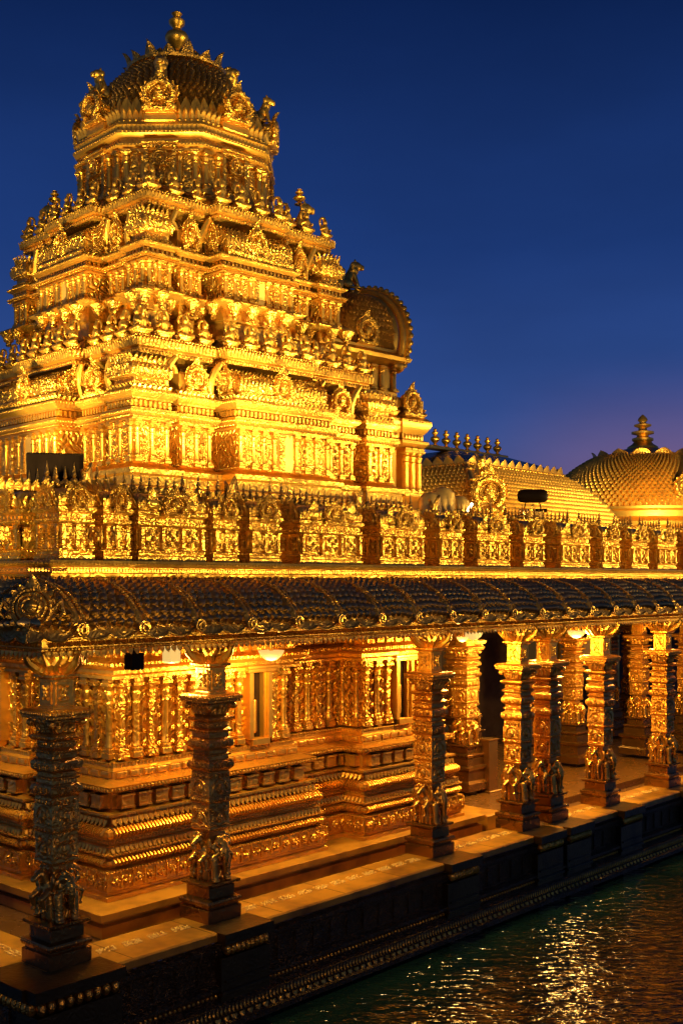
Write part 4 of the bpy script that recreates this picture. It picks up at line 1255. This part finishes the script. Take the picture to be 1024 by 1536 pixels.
# ================================================================== pillars
def sqr(h): return [(-h, -h), (h, -h), (h, h), (-h, h)]
def pillar_meshes():
    d = {}
    p = MB()
    p.sweep(sqr(.27), [(0, 0), (0, .155), (-.012, .165), (-.025, .17), (-.025, .185)], True, True)
    p.sweep(sqr(.27), [(-.03, .18), (.0, .20), (.012, .235), (.0, .265), (-.045, .28), (-.06, .285)], True, True)
    p.sweep(sqr(.21), [(0, .28), (0, .41), (.03, .425), (.05, .44), (.055, .47), (.05, .475)], True, True)
    for x, y, rz in along(sqr(.27), .045, .008): p.stamp(PEARL, (x, y, .238), rz, (.018, .012, .02))
    for x, y, rz in along(sqr(.21), .045, .05): p.stamp(PEARL, (x, y, .455), rz, (.012, .01, .014))
    d['pedestal'] = p.mesh('pedestal', 'pedestal')
    s = MB()
    s.sweep(sqr(.12), [(0, .47), (0, 1.12)], True, True)
    s.sweep(sqr(.165), [(-.03, 1.085), (0, 1.10), (.012, 1.13), (0, 1.16), (0, 1.44), (.012, 1.45), (.02, 1.48), (.006, 1.50), (.006, 1.52), (.014, 1.53), (.014, 1.70), (.004, 1.72), (0, 1.83), (-.02, 1.85)], True, True)
    for k in range(4):
        rz = k * PI / 2; c, sn = math.cos(rz), math.sin(rz)
        def put(o, x, y, z, sc): s.stamp(o, (x * c - y * sn, x * sn + y * c, z), rz, sc)
        arc = MB().tube([(.11 * math.cos(t), -.168, 1.22 + .12 * math.sin(t)) for t in [PI * i / 10 for i in range(11)]], .016, 6)
        arc.tube([(.115 * math.cos(t), -.178, 1.60 + .13 * math.sin(t)) for t in [PI * i / 10 for i in range(11)]], .018, 6)
        arc.tube([(-.16, -.166, 1.15), (-.08, -.175, 1.18), (0, -.17, 1.15), (.08, -.175, 1.18), (.16, -.166, 1.15)], .012, 6)
        arc.ell((0, -.17, 1.26), (.05, .03, .07), 8, 6); arc.ell((0, -.178, 1.62), (.055, .035, .065), 8, 6)
        arc.ell((-.10, -.17, 1.36), (.04, .025, .04), 7, 5); arc.ell((.10, -.17, 1.36), (.04, .025, .04), 7, 5)
        for q in range(5): arc.ell((-.12 + .06 * q, -.18, 1.485), (.024, .02, .022), 6, 4)
        for q in range(4): arc.ell((-.105 + .07 * q, -.175, 1.555), (.02, .016, .02), 6, 4)
        for q in range(5): arc.ell((-.12 + .06 * q, -.176, 1.78), (.022, .02, .03), 6, 4)
        s.stamp(arc, (0, 0, 0), rz)
    d['shaft'] = s.mesh('shaft', 'pillar')
    b = MB()
    b.sweep(sqr(.15), [(0, 1.83), (.03, 1.85), (.055, 1.88), (.06, 1.92), (.045, 1.96), (.01, 1.985), (.005, 2.02), (.03, 2.03), (.03, 2.05), (0, 2.06), (0, 2.10), (.02, 2.11), (.05, 2.14), (.055, 2.20), (.03, 2.25), (.01, 2.26),
                       (.01, 2.31), (.04, 2.32), (.045, 2.35), (.02, 2.37), (.0, 2.38), (.0, 2.44), (.05, 2.46), (.07, 2.49), (.06, 2.51), (.0, 2.53)], True, True)
    for x, y, rz in along(sqr(.15), .10, .05): b.stamp(ROSE, (x, y, 1.915), rz, (.040, .07, .045))
    for x, y, rz in along(sqr(.15), .085, .045): b.stamp(ROSE, (x, y, 2.17), rz, (.036, .06, .042))
    for x, y, rz in along(sqr(.15), .04, .043): b.stamp(PEARL, (x, y, 2.335), rz, .014)
    for x, y, rz in along(sqr(.15), .05, .005): b.stamp(PEARL, (x, y, 2.41), rz, (.018, .016, .022))
    for x, y, rz in along(sqr(.15), .04, .07): b.stamp(PEARL, (x, y, 2.49), rz, .012)
    for x, y, rz in along(sqr(.15), .05, .03): b.stamp(PEARL, (x, y, 2.04), rz, .012)
    d['bulb'] = b.mesh('banded_neck', 'pillar')
    c = MB()
    c.sweep(sqr(.13), [(0, 2.52), (.02, 2.55), (.05, 2.62), (.085, 2.66), (.085, 2.68), (.03, 2.69)], True, True)
    for x, y, rz in along(sqr(.13), .09, .045): c.stamp(LEAF, (x, y, 2.55), rz, (.09, .14, .14))
    for sx in (-1, 1):
        for sy in (-1, 1): c.ell((sx * .20, sy * .20, 2.645), (.05, .05, .045), 8, 6)
    d['capital'] = c.mesh('capital', 'pillar')
    a = MB()
    a.sweep(sqr(.285), [(-.09, 2.68), (-.04, 2.70), (-.02, 2.70), (-.02, 2.73), (-.005, 2.735), (0, 2.745), (0, 2.775), (-.02, 2.785), (-.03, 2.80)], True, True)
    for x, y, rz in along(sqr(.285), .042, -.003): a.stamp(PEARL, (x, y, 2.757), rz, (.014, .012, .016))
    for x, y, rz in along(sqr(.285), .05, -.02): a.stamp(PEARL, (x, y, 2.715), rz, (.016, .012, .012))
    d['abacus'] = a.mesh('abacus', 'pillar')
    u = MB()
    u.sweep(sqr(.13), [(0, 2.79), (.01, 2.80), (.01, 2.82), (0, 2.83), (0, 3.12), (.02, 3.13), (.05, 3.15), (.05, 3.175), (0, 3.19)], True, True)
    for k in range(4):
        rz = k * PI / 2
        f = MB(); f.cbox((0, -.132, 2.975), (.19, .02, .25), .006); f.stamp(ROSE, (0, -.14, 2.98), 0, (.055, .08, .075))
        for q in range(4):
            t = PI / 4 + q * PI / 2; f.stamp(ROSE, (.065 * math.cos(t), -.14, 2.975 + .09 * math.sin(t)), 0, (.022, .05, .025))
        u.stamp(f, (0, 0, 0), rz)
    d['upper'] = u.mesh('upper_block', 'gold')
    f = MB()
    f.sweep(sqr(.11), [(0, 3.18), (0, 3.46)], True, False)
    for k in range(4):
        rz = k * PI / 2
        g = MB()
        for s in (-1, 0, 1):
            g.stampm(LEAF, np.array(Matrix.Rotation(s * .5, 3, 'Y')) * np.array((.15, .30, .26)), (s * .05, -.11, 3.18))
        g.tube([(0, -.12, 3.2), (0, -.25, 3.24), (0, -.36, 3.32), (0, -.40, 3.41)], [.06, .055, .045, .03], 7)
        g.tube([(0, -.38, 3.42), (0, -.30, 3.44), (0, -.28, 3.38)], [.035, .035, .02], 6)
        g.stampm(LEAF, np.array(Matrix.Rotation(.9, 3, 'X')) * np.array((.14, .2, .28)), (0, -.14, 3.22))
        for s in (-1, 1): g.tube([(s * .10, -.12, 3.2), (s * .16, -.2, 3.30), (s * .12, -.24, 3.40), (s * .05, -.2, 3.42)], [.045, .04, .03, .02], 6)
        f.stamp(g, (0, 0, 0), rz)
    d['bracket'] = f.mesh('leaf_bracket', 'gold')
    return d
PM = pillar_meshes()
pillar_proto = None
def pillar(x, y, label, group, z=0.0, name='carved_pillar', scz=1.0, first=[None]):
    if first[0] is None:
        t = thing(name, label, 'pillar', (x, y, z), 0, group)
        for k_, n_ in (('pedestal', 'pedestal'), ('shaft', 'shaft'), ('bulb', 'banded_neck'), ('capital', 'capital'), ('abacus', 'abacus'), ('upper', 'upper_block'), ('bracket', 'leaf_bracket')):
            link(n_, PM[k_], t)
        for k_ in range(4):
            a = k_ * PI / 2
            if k_ in (0, 2): link('elephant', ELEPHANT, t, (.07 * math.sin(a), -.07 * math.cos(a), .475), a, (1.12, 1.0, .97))
            else: link('horse', HORSE, t, (.07 * math.sin(a), -.07 * math.cos(a), .475), a, (1.12, 1.0, .93))
        first[0] = t
        return t
    c = copy_tree(first[0])
    c.location = (x, y, z); c['label'] = label; c['group'] = group
    c.scale = (1, 1, scz)
    return c
GP = 'carved pillars along the water'
LAB = ['dark gilt pillar with animal carvings standing on the corner block of the platform',
       'dark gilt pillar standing between the corner pillar and the narrow doorway niche',
       'half lit pillar in front of the far end of the carved temple wall',
       'bright pillar at the end of the stepped temple base, nearer of the close pair',
       'pillar of the close pair standing a step farther from the stepped temple base',
       'golden pillar standing alone in front of the black openings of the hall',
       'last pillar on the curb at the frame edge, in front of a brown inner pillar']
for i, px in enumerate(PILLAR_X):
    if i < 7: pillar(px, PY, LAB[i], GP)
    else: pillar(px, PY, 'carved golden pillar on the curb beyond the frame edge', GP)
pillar(7.19, 13.3, 'carved pillar on the hidden side walk round the corner of the platform', GP)
# inner pillars of the open hall, on tall stone pedestals
GI = 'inner pillars of the hall'
INN = [(18.45, 13.35, 'inner pillar on a tall plain pedestal just past the temple wall end'), (20.3, 14.6, 'dim inner pillar behind the pale steel post'), (22.85, 13.5, 'inner pillar with tall pedestal left of the black opening'),
       (25.0, 12.95, 'brown inner pillar with animal carving right of the black opening'), (26.4, 12.4, 'inner pillar partly hidden at the frame edge'), (22.0, 16.2, 'shadowed pillar deep inside the hall'), (27.6, 15.2, 'shadowed pillar near the back wall of the hall'), (24.8, 16.0, 'shadowed pillar in front of the second wall opening'), (30.0, 15.8, 'farthest shadowed pillar of the hall'), (31.0, 13.0, 'inner pillar beyond the frame edge')]
for x, y, l in INN:
    c = pillar(x, y, l, GI, .55, scz=.845)
    c.name = 'inner_pillar'
    b = MB().sweep(sqr(.36), [(0, -.57), (0, -.40), (-.03, -.37), (-.06, -.34), (-.06, -.12), (-.02, -.09), (.0, -.05), (0, -.02), (-.03, 0)], True, True).build('tall_base', 'pedestal', c)

# ================================================================== other roofs
hall = thing('tiled_hall', 'hall with a curved golden tiled roof and seven pot finials behind the parapet', 'hall', (23.5, 16.6, 4.3))
hall.scale = (1, 1, 1.05)
HW, HD = 7.4, 6.2
hr = [(0, 0), (HW, 0), (HW, HD), (0, HD)]
MB().sweep(hr, [(-.35, -.05), (-.35, .75), (-.2, .8), (-.05, .95), (.12, 1.02), (.15, 1.10), (0, 1.16)], True).build('wall', 'plain', hall)
HP = [(.10, 1.15), (.06, 1.30), (-.10, 1.62), (-.32, 1.98), (-.62, 2.34), (-1.0, 2.66), (-1.35, 2.88)]
rfm = MB().sweep(hr, HP, True, True).build('roof', 'goldtile', hall)
sc_ = MB()
hd = [p[0] for p in HP]; hz = [p[1] for p in HP]
cum = np.concatenate(([0], np.cumsum(np.hypot(np.diff(hd), np.diff(hz)))))
NR = 17
for front in (True, False):
    L = HW if front else HD
    for j in range(NR):
        c1 = cum[-1] * (1 - j / NR) - .01; c0 = max(0, c1 - cum[-1] / NR)
        d1, z1, d0, z0 = np.interp(c1, cum, hd), np.interp(c1, cum, hz), np.interp(c0, cum, hd), np.interp(c0, cum, hz)
        n = int((L + 2 * d1) / .145)
        for i in range(n):
            s = -d1 + (L + 2 * d1) * (i + .5 + (.5 * (j % 2) - .25)) / n
            if front:
                put_tile(sc_, Vector((s, -d1, z1 + .01)), (1, 0, 0), Vector((0, -(d0 - d1), z0 - z1)), .135, cum[-1] / NR * 1.25)
            else:
                put_tile(sc_, Vector((-d1, s, z1 + .01)), (0, -1, 0), Vector((-(d0 - d1), 0, z0 - z1)), .135, cum[-1] / NR * 1.25)
sc_.build('scale_tiles', 'goldtile', rfm)
hip = MB()
for (cx, cy, sx, sy) in ((0, 0, -1, -1), (HW, 0, 1, -1), (0, HD, -1, 1)):
    hip.tube([(cx + sx * d, cy + sy * d, z + .02) for d, z in HP], [.09] * 7, 8)
    for d, z in HP[:6]: hip.ell((cx + sx * d, cy + sy * d, z + .08), (.10, .10, .06), 8, 5)
hip.build('hip_rib', 'plain', rfm)
top = [(1.3, 1.3), (HW - 1.3, 1.3), (HW - 1.3, HD - 1.3), (1.3, HD - 1.3)]
rl_ = MB().sweep(top, [(.06, 2.84), (.10, 2.88), (.10, 2.95), (.02, 2.99), (-.1, 3.0)], True)
for x, y, rz in along(top, .36, .08): rl_.stamp(LEAF, (x, y, 2.90), rz, (.36, .16, .24))
for x, y, rz in along(top, .10, .10): rl_.stamp(PEARL, (x, y, 2.91), rz, .035)
rl_.build('eave_frill', 'plain', rfm)
MB().sweep(top, [(-.02, 2.98), (-.5, 3.22), (-1.1, 3.42), (-1.55, 3.50)], True, True).build('upper_roof', 'tile', rfm)
MB().cbox((HW / 2 + .1, HD / 2, 3.53), (3.9, .34, .10), .02).build('ridge', 'plain', rfm)
pf = pot_finial(.50, .105).mesh('pot_finial', 'plain')
for i in range(7): link('pot_finial', pf, rfm, (2.28 + .52 * i, HD / 2, 3.57))
link('gable', KUDU_ME, rfm, (.30, -.12, 1.55), -PI / 4, (.95, .9, .95))
link('lion', LION, rfm, (.42, .22, 2.45), -PI / 4, (1.0, 1.0, .85))

pav = thing('domed_pavilion', 'pavilion with a wide golden tiled dome and tall ringed spire at the far right', 'pavilion', (41.4, 21.3, 4.3))
pav.scale = (1, 1, .95)
PV = MB().lathe([(4.0, -.1), (4.0, .6), (3.9, .7), (3.9, 1.3), (4.15, 1.45), (4.3, 1.6), (4.3, 1.72), (4.0, 1.82), (3.95, 1.95), (4.15, 2.05), (4.2, 2.2), (4.0, 2.3), (3.9, 2.4), (3.9, 2.62), (4.0, 2.7), (4.0, 2.8), (3.8, 2.85)], 16, rot=PI / 16)
PV.build('drum', 'plain', pav)
DP = [(3.75, 2.82), (3.76, 3.0), (3.66, 3.36), (3.42, 3.76), (3.06, 4.14), (2.62, 4.50), (2.12, 4.82), (1.74, 5.0)]
dm = MB().lathe(DP, 48).build('dome', 'goldtile', pav)
sc_ = MB()
dr = [p[0] for p in DP]; dz = [p[1] for p in DP]
cum = np.concatenate(([0], np.cumsum(np.hypot(np.diff(dr), np.diff(dz)))))
NR = 20
for j in range(NR):
    c1 = cum[-1] * (1 - j / NR) - .005; c0 = max(0, c1 - cum[-1] / NR)
    r1, z1, r0, z0 = np.interp(c1, cum, dr), np.interp(c1, cum, dz), np.interp(c0, cum, dr), np.interp(c0, cum, dz)
    n = 110
    for i in range(n):
        a = 2 * PI * (i + .5 * (j % 2)) / n
        ad = (a - R(232) + PI) % (2 * PI) - PI
        if abs(ad) > 1.9: continue
        put_tile(sc_, Vector((r1 * math.cos(a), r1 * math.sin(a), z1 + .01)), (-math.sin(a), math.cos(a), 0), Vector(((r0 - r1) * math.cos(a), (r0 - r1) * math.sin(a), z0 - z1)), 2 * PI * r1 / n * .90, cum[-1] / NR * 1.2)
sc_.build('scale_tiles', 'goldtile', dm)
cr_ = MB().lathe([(1.75, 4.92), (1.95, 4.96), (1.95, 5.03), (1.75, 5.06), (1.5, 5.12), (.9, 5.36), (.55, 5.44), (.3, 5.46)], 40)
for i in range(14):
    a = 2 * PI * i / 14
    cr_.stamp(LEAF, (1.88 * math.cos(a), 1.88 * math.sin(a), 4.98), a + PI / 2, (.72, .30, .30))
cr_.build('lotus_collar', 'bronze', dm)
sp = MB().lathe([(.62, 5.40), (.60, 5.50), (.42, 5.62), (.34, 5.72), (.42, 5.78), (.42, 5.86), (.24, 5.92), (.22, 6.0), (.44, 6.06), (.44, 6.14), (.18, 6.2), (.16, 6.3), (.34, 6.38), (.34, 6.44), (.14, 6.5), (.14, 6.56), (.2, 6.62), (.16, 6.72), (.03, 6.86)], 20)
sp.build('spire', 'plain', dm)
a = R(232)
link('gable', KUDU_ME, dm, (3.62 * math.cos(a), 3.62 * math.sin(a), 3.0), a + PI / 2, (1.1, 1.4, 1.0))

# inner hall walls
ih = thing('inner_hall_wall', 'dim brown back wall of the open pillared hall', 'wall', (16.9, 17.6, 0))
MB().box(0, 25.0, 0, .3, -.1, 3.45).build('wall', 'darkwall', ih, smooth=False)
for x, w in ((10.6, 1.4), (13.8, 1.6), (17.0, 1.4)):
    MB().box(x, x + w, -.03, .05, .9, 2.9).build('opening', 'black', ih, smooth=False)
    f = MB()
    for sx in (x - .06, x + w + .06): f.cbox((sx, -.05, 1.9), (.12, .14, 2.2), .01)
    f.cbox((x + w / 2, -.05, 2.98), (w + .3, .16, .12), .01); f.build('opening_frame', 'gold', ih)

def screen(x, y, z, rz, w, h, label):
    t = thing('wall_screen', label, 'screen', (x, y, z), rz, 'dark screens in the hall')
    MB().cbox((0, 0, 0), (w, .10, h), .012).build('housing', 'black', t)
    MB().cbox((-w * .2, -.056, h * .15), (w * .5, .012, h * .6), .002).build('brown_panel', 'darkwall', t)  # brown panel on the screen, no glow of its own
    MB().cbox((0, .05, -h / 2 - .3), (.08, .08, .6), .01).build('bracket', 'black', t)
screen(24.05, 13.6, 2.35, R(-40), .75, 1.0, 'tall black screen hanging between two inner pillars')
screen(21.9, 14.2, 2.5, R(-40), .7, .8, 'brownish black screen half hidden behind the lone golden pillar')
po = thing('steel_post', 'pale polished steel post standing on the hall floor between the pillars', 'post', (18.85, 13.05, -.02))
MB().cbox((0, 0, .52), (.30, .22, 1.04), .015).build('post_body', 'steel', po)
MB().cbox((0, 0, 1.05), (.34, .26, .03), .008).build('post_cap', 'steel', po)
MB().cbox((0, 0, .02), (.40, .32, .04), .008).build('post_base', 'steel', po)
# stone steps at the open end of the temple base
sb = thing('stone_step', 'low brown stone step block at the end of the temple base', 'step', (16.62, 11.45, -.155))
MB().cbox((0, .5, .13), (.55, 1.2, .26), .012).build('upper_step', 'marble', sb); MB().cbox((.48, .5, .06), (.4, 1.2, .12), .012).build('lower_step', 'marble', sb)

# ================================================================== lamps
GL = 'glowing bowl lamps under the gallery ceiling'
def bowl(x, y, z, label, power, first=[None]):
    if first[0] is None:
        t = thing('ceiling_lamp', label, 'lamp', (x, y, z), 0, GL)
        MB().lathe([(.02, -.12), (.08, -.105), (.14, -.06), (.175, 0), (.18, .02), (.16, .02)], 24, cap=True).build('bowl', 'bowl', t)
        MB().lathe([(.03, .0), (.03, .20), (.07, .21), (.07, .24)], 12).build('stem', 'plain', t)
        first[0] = t
    else:
        t = copy_tree(first[0]); t.location = (x, y, z); t['label'] = label
    lamp('SPOT', (x, y, z - .22), power * 1.1, (x, y + 1.0, z - 1.45), .10, 158, .5)
    if y < 11.5: lamp('POINT', (x, y, z - .24), power * 1.25, size=.20, col=(1.0, 0.55, 0.12))
bowl(11.0, 11.25, 3.22, 'glowing bowl lamp hanging over the walk between the second and third pillars', 105)
bowl(19.35, 11.35, 3.22, 'glowing bowl lamp hanging beside the lone golden pillar at the right', 240)
bowl(15.2, 11.05, 3.27, 'small glowing bowl lamp just past the third pillar', 170); bpy.data.objects['ceiling_lamp.002'].scale = (.55, .55, .6)
bowl(17.4, 12.4, 3.22, 'added glowing bowl lamp past the end of the carved temple wall', 70)  # added lamp, brightens the pillar faces past the wall end
bowl(22.8, 11.3, 3.22, 'glowing bowl lamp under the ceiling past the last pillar', 190)
bowl(17.9, 11.2, 3.27, 'small added bowl lamp between the close pair and the lone golden pillar', 110); bpy.data.objects['ceiling_lamp.004'].scale = (.5, .5, .55)  # added lamp, widens the gold streaks on the water
bowl(8.35, 11.80, 3.42, 'small glowing bowl lamp behind the head of the corner pillar', 100)
bowl(8.0, 14.2, 3.22, 'glowing bowl lamp over the side walk round the corner', 110)
bowl(20.6, 14.0, 3.22, 'glowing bowl lamp inside the open hall', 80)
bowl(24.2, 14.5, 3.22, 'glowing bowl lamp deep inside the hall', 90)
lt_ = thing('lantern', 'small bright square lantern on the ceiling beside the second pillar', 'lantern', (9.15, 11.15, 3.28))
MB().cbox((0, 0, 0), (.16, .16, .22), .02).build('lantern_glass', 'bowl', lt_); MB().cbox((0, 0, .13), (.2, .2, .03), .006).build('lantern_cap', 'plain', lt_)
MB().cbox((0, 0, .16), (.03, .03, .04), .004).build('lantern_stem', 'plain', lt_)
lamp('POINT', (9.15, 11.15, 3.05), 50, size=.08)
# spot heads at the brackets
spk_ = thing('wall_speaker', 'small black box speaker hanging below the eave near the corner pillar', 'speaker', (8.16, 10.62, 3.27))
MB().cbox((0, 0, 0), (.17, .15, .20), .012).build('speaker_box', 'black', spk_); MB().cbox((0, 0, .14), (.03, .03, .10), .004).build('speaker_bracket', 'black', spk_)
MB().lathe([(.055, -.002), (.06, .004), (.02, .012)], 16).build('speaker_cone', 'black', spk_)

def flood(name, loc, rz, tilt, w, h, label, kind, group='floodlights on the terrace'):
    t = thing(name, label, 'floodlight', loc, rz, group)
    b = MB().sweep([(-w / 2, -.10), (w / 2, -.10), (w / 2, .14), (-w / 2, .14)], [(-.05, -h / 2), (0, -h / 2 + .04), (.01, h / 2 - .05), (.01, h / 2)], True, True)
    # rounded back shell: rows of a half drum
    hb = b.build('housing', 'brownpaint', t); hb.rotation_euler = (R(tilt), 0, 0); hb.location = (0, 0, h / 2 + .10)
    fm = MB().cbox((0, .138, 0), (w - .16, .02, h - .16), .004).build('lamp_face', 'hot', hb)
    st = MB()
    for s in (-1, 1): st.cbox((s * (w / 2 + .03), .02, .16 + h * .12), (.025, .06, h * .62), .006)
    st.cbox((0, .02, .03), (w + .1, .12, .04), .008); st.build('yoke', 'brownpaint', t)
    return t
flood('floodlight', (8.25, 12.35, 5.00), R(-36), 10, .68, .72, 'big dark floodlight seen from behind, standing above the parapet at the tower foot', 0)
st = thing('lamp_stand', 'low masonry stand carrying the dark floodlight at the tower foot', 'stand', (8.25, 12.35, 4.30))
MB().cbox((0, 0, .33), (.3, .3, .66), .02).build('stand_body', 'brownpaint', st); MB().cbox((0, 0, .68), (.4, .4, .04), .01).build('stand_cap', 'brownpaint', st)

def drumlamp():
    t = thing('drum_floodlight', 'dark drum shaped floodlight on thin legs on top of a small pale box', 'floodlight', (19.75, 12.6, 5.66), R(-57))
    m = MB()
    pr = [(.0, -.31), (.06, -.305), (.10, -.285), (.128, -.24), (.138, -.16), (.14, 0), (.138, .16), (.128, .24), (.10, .285), (.06, .305), (.0, .31)]
    mm_ = MB().lathe([(max(r, .001), z) for r, z in pr], 24)
    m.stampm(mm_, np.array(Matrix.Rotation(PI / 2, 3, 'Y')), (0, 0, .28))
    m.build('drum', 'brownpaint', t)
    l = MB()
    for s in (-1, 1): l.cap((s * .14, 0, .14), (s * .17, .0, 0.0), .012, .012)
    l.build('legs', 'brownpaint', t)
    MB().cbox((0, .140, .28), (.36, .015, .10), .003).build('lamp_face', 'hot', t)
drumlamp()
bx = thing('lamp_plinth', 'small pale box with a dark lid carrying the drum floodlight', 'plinth', (19.75, 12.6, 4.30), R(-57))
MB().cbox((0, 0, .66), (.46, .40, 1.32), .012).build('box_body', 'beige', bx); MB().cbox((0, 0, 1.34), (.58, .5, .05), .01).build('box_lid', 'brownpaint', bx)
# cluster of boxy floodlights beside the porch
def boxflood(x, y, z, rz, s, label, hot):
    t = thing('box_floodlight', label, 'floodlight', (x, y, z), rz, 'boxy floodlights beside the porch')
    m = MB().lathe([(.20, 0), (.22, .10), (.22, .30), (.20, .42), (.10, .50), (.01, .52)], 20)
    b = MB(); b.stamp(m, (0, 0, 0), 0, (s, s * .8, s)); b.build('hood', 'beige', t)
    MB().cbox((0, .02, -.06), (.36 * s, .3 * s, .12), .01).build('foot', 'brownpaint', t)
    if hot:
        f = MB().cbox((0, 0, 0), (.05, .03, .34), .01).build('lamp_face', 'hot', t); f.location = (.12, -.20, .20); f.rotation_euler = (0, R(32), 0)
boxflood(16.45, 12.7, 5.31, R(-40), 1.0, 'rounded olive floodlight hood beside the porch, nearest the temple', False)
boxflood(16.9, 12.75, 5.36, R(-40), 1.15, 'taller floodlight hood between the two lower ones beside the porch', False)
boxflood(17.22, 12.6, 5.31, R(-40), .95, 'floodlight hood with a glaring lamp strip beside the porch', True)
sd = thing('lamp_shelf', 'plain masonry shelf carrying the floodlight hoods behind the parapet', 'shelf', (16.8, 12.7, 4.30))
MB().cbox((0, 0, .42), (1.5, .6, .84), .02).build('shelf_body', 'plain', sd); MB().cbox((.0, .0, .87), (1.6, .7, .06), .02).build('shelf_top', 'plain', sd)
# small things left on the ledge
for x, nm, lb, mt in ((11.95, 'camera_box', 'small white and blue box sitting on the triangle band of the cornice', 'white'), (16.15, 'cloth_bundle', 'small blue bundle lying on the ledge under the parapet', 'blue')):
    t = thing(nm, lb, 'box' if mt == 'white' else 'bundle', (x, 10.70, 4.13))
    if mt == 'white':
        MB().cbox((0, 0, .05), (.13, .09, .08), .01).build('box_body', 'white', t); MB().cbox((-.02, -.048, .05), (.06, .012, .05), .003).build('blue_label', 'blue', t)
    else:
        b = MB().ell((0, 0, .06), (.10, .08, .07), 12, 8); b.ell((.07, .0, .04), (.06, .06, .045), 10, 6); b.ell((-.05, -.02, .09), (.05, .05, .04), 10, 6); b.build('bundle', 'blue', t)

# floodlights of the terrace (around the foot of the tower, aimed up)
AX = (15.16, 18.3)
for x, y, tx, ty, tz, p, c in (
        (8.9, 13.0, 11.6, 15.2, 7.0, 900, 100), (11.2, 12.3, 12.6, 15.0, 7.2, 900, 110), (13.6, 12.3, 14.2, 15.0, 7.2, 950, 110),
        (16.0, 12.5, 16.4, 15.0, 7.2, 950, 110), (18.6, 12.9, 18.6, 16.0, 7.0, 1000, 110), (20.6, 13.6, 20.2, 16.4, 7.5, 900, 110),
        (8.8, 15.2, 11.8, 16.4, 7.2, 900, 110), (8.8, 18.0, 11.8, 18.4, 7.2, 900, 110)):
    lamp('SPOT', (x, y, 4.9), p * .50, (tx, ty, tz), .12, c, .8, FLOOD)
# long-throw floods for the upper tower
for x, y, tz, p, c in ((10.2, 12.1, 10.8, 4600, 44), (13.0, 11.9, 11.4, 4400, 44), (19.6, 12.4, 11.0, 4400, 44), (8.6, 17.0, 11.4, 4400, 44)):
    lamp('SPOT', (x, y, 5.3), p, (AX[0], AX[1], tz), .15, c, .6, FLOOD)
# hall and pavilion roofs
lamp('SPOT', (25.0, 12.6, 5.2), 2300, (26.0, 17.0, 6.6), .15, 120, .8, FLOOD)
lamp('SPOT', (29.5, 12.8, 5.2), 1900, (29.0, 17.0, 6.6), .15, 120, .8, FLOOD)
lamp('SPOT', (33.5, 15.0, 5.5), 5200, (39.5, 19.5, 8.4), .15, 70, .8, FLOOD)
lamp('SPOT', (20.8, 17.6, 5.2), 250, (23.6, 18.6, 6.2), .15, 110, .8, FLOOD)
# floods on the far bank, behind the camera: a row of narrow beams along the parapet, and two wide ones for the tower
for i in range(10):
    x = 6.6 + 2.1 * i
    lamp('SPOT', (x + 9.5 + .5 * i, -4.0, 2.8), 7200 + 560 * i, (x, 10.9, 5.36), .25, 13.2, .75, FLOOD)
    lamp('SPOT', (x - 4.5, -4.0, 2.8), 1900 + 150 * i, (x, 10.9, 5.36), .25, 13.2, .75, FLOOD)
lamp('SPOT', (-2.0, 5.0, 3.6), 8000, (7.3, 12.4, 5.15), .2, 13, .7, FLOOD)
lamp('SPOT', (12.0, -4.0, 2.8), 5500, (6.9, 10.9, 5.0), .25, 12.0, .75, FLOOD)
lamp('SPOT', (-1.0, 2.0, 6.0), 5600, (AX[0] - 1.5, AX[1] - 1.5, 11.2), .4, 28, .5, FLOOD)
lamp('SPOT', (26.0, -4.0, 6.0), 8500, (AX[0], AX[1] - 2, 11.2), .4, 26, .5, FLOOD)
lamp('SPOT', (26.0, -4.0, 6.0), 4200, (41.0, 21.0, 9.5), .4, 16, .6, FLOOD)
lamp('SPOT', (8.0, -4.0, 6.0), 4200, (26.5, 18.5, 7.2), .4, 17, .6, FLOOD)
# downlights in the soffit over the walk
for a_, b_ in zip(PILLAR_X[:7], PILLAR_X[1:8]):
    n_ = 2 if b_ - a_ > 3 else 1
    for k_ in range(n_):
        xx = a_ + (b_ - a_) * (k_ + .5) / n_
        lamp('SPOT', (xx, 10.62, 3.43), 200, (xx, 10.66, 0), .06, 66, .7, WARM)
lamp('SPOT', (7.15, 12.2, 3.43), 180, (7.15, 12.2, 0), .06, 66, .7, WARM)
lamp('SPOT', (2.0, -3.0, 3.4), 650, (9.5, 10.6, 1.7), .3, 42, .8, (1.0, .56, .17))  # added warm fill from the water side for the near pillars
# small eave spots that light the pillar heads from outside
lamp('SPOT', (6.60, 9.98, 3.34), 24, (7.19, PY - .1, 3.0), .04, 60, .6, WARM)
for px in PILLAR_X[1:7]:
    lamp('SPOT', (px - 1.0, 9.88, 3.50), 60, (px, PY - .1, 3.02), .04, 42, .6, WARM)

# ------------------------------------------------------------------ flatten the tree to thing > part > sub-part
for c in list(tower.children):
    mb_ = tower.matrix_basis @ c.matrix_basis
    c.parent = temple; c.matrix_basis = mb_
bpy.data.objects.remove(tower)
again = True
while again:
    again = False
    for o in list(COL.objects):
        p = o.parent
        if p and p.parent and p.parent.parent:
            mb_ = p.matrix_basis @ o.matrix_basis
            o.parent = p.parent; o.matrix_basis = mb_; again = True
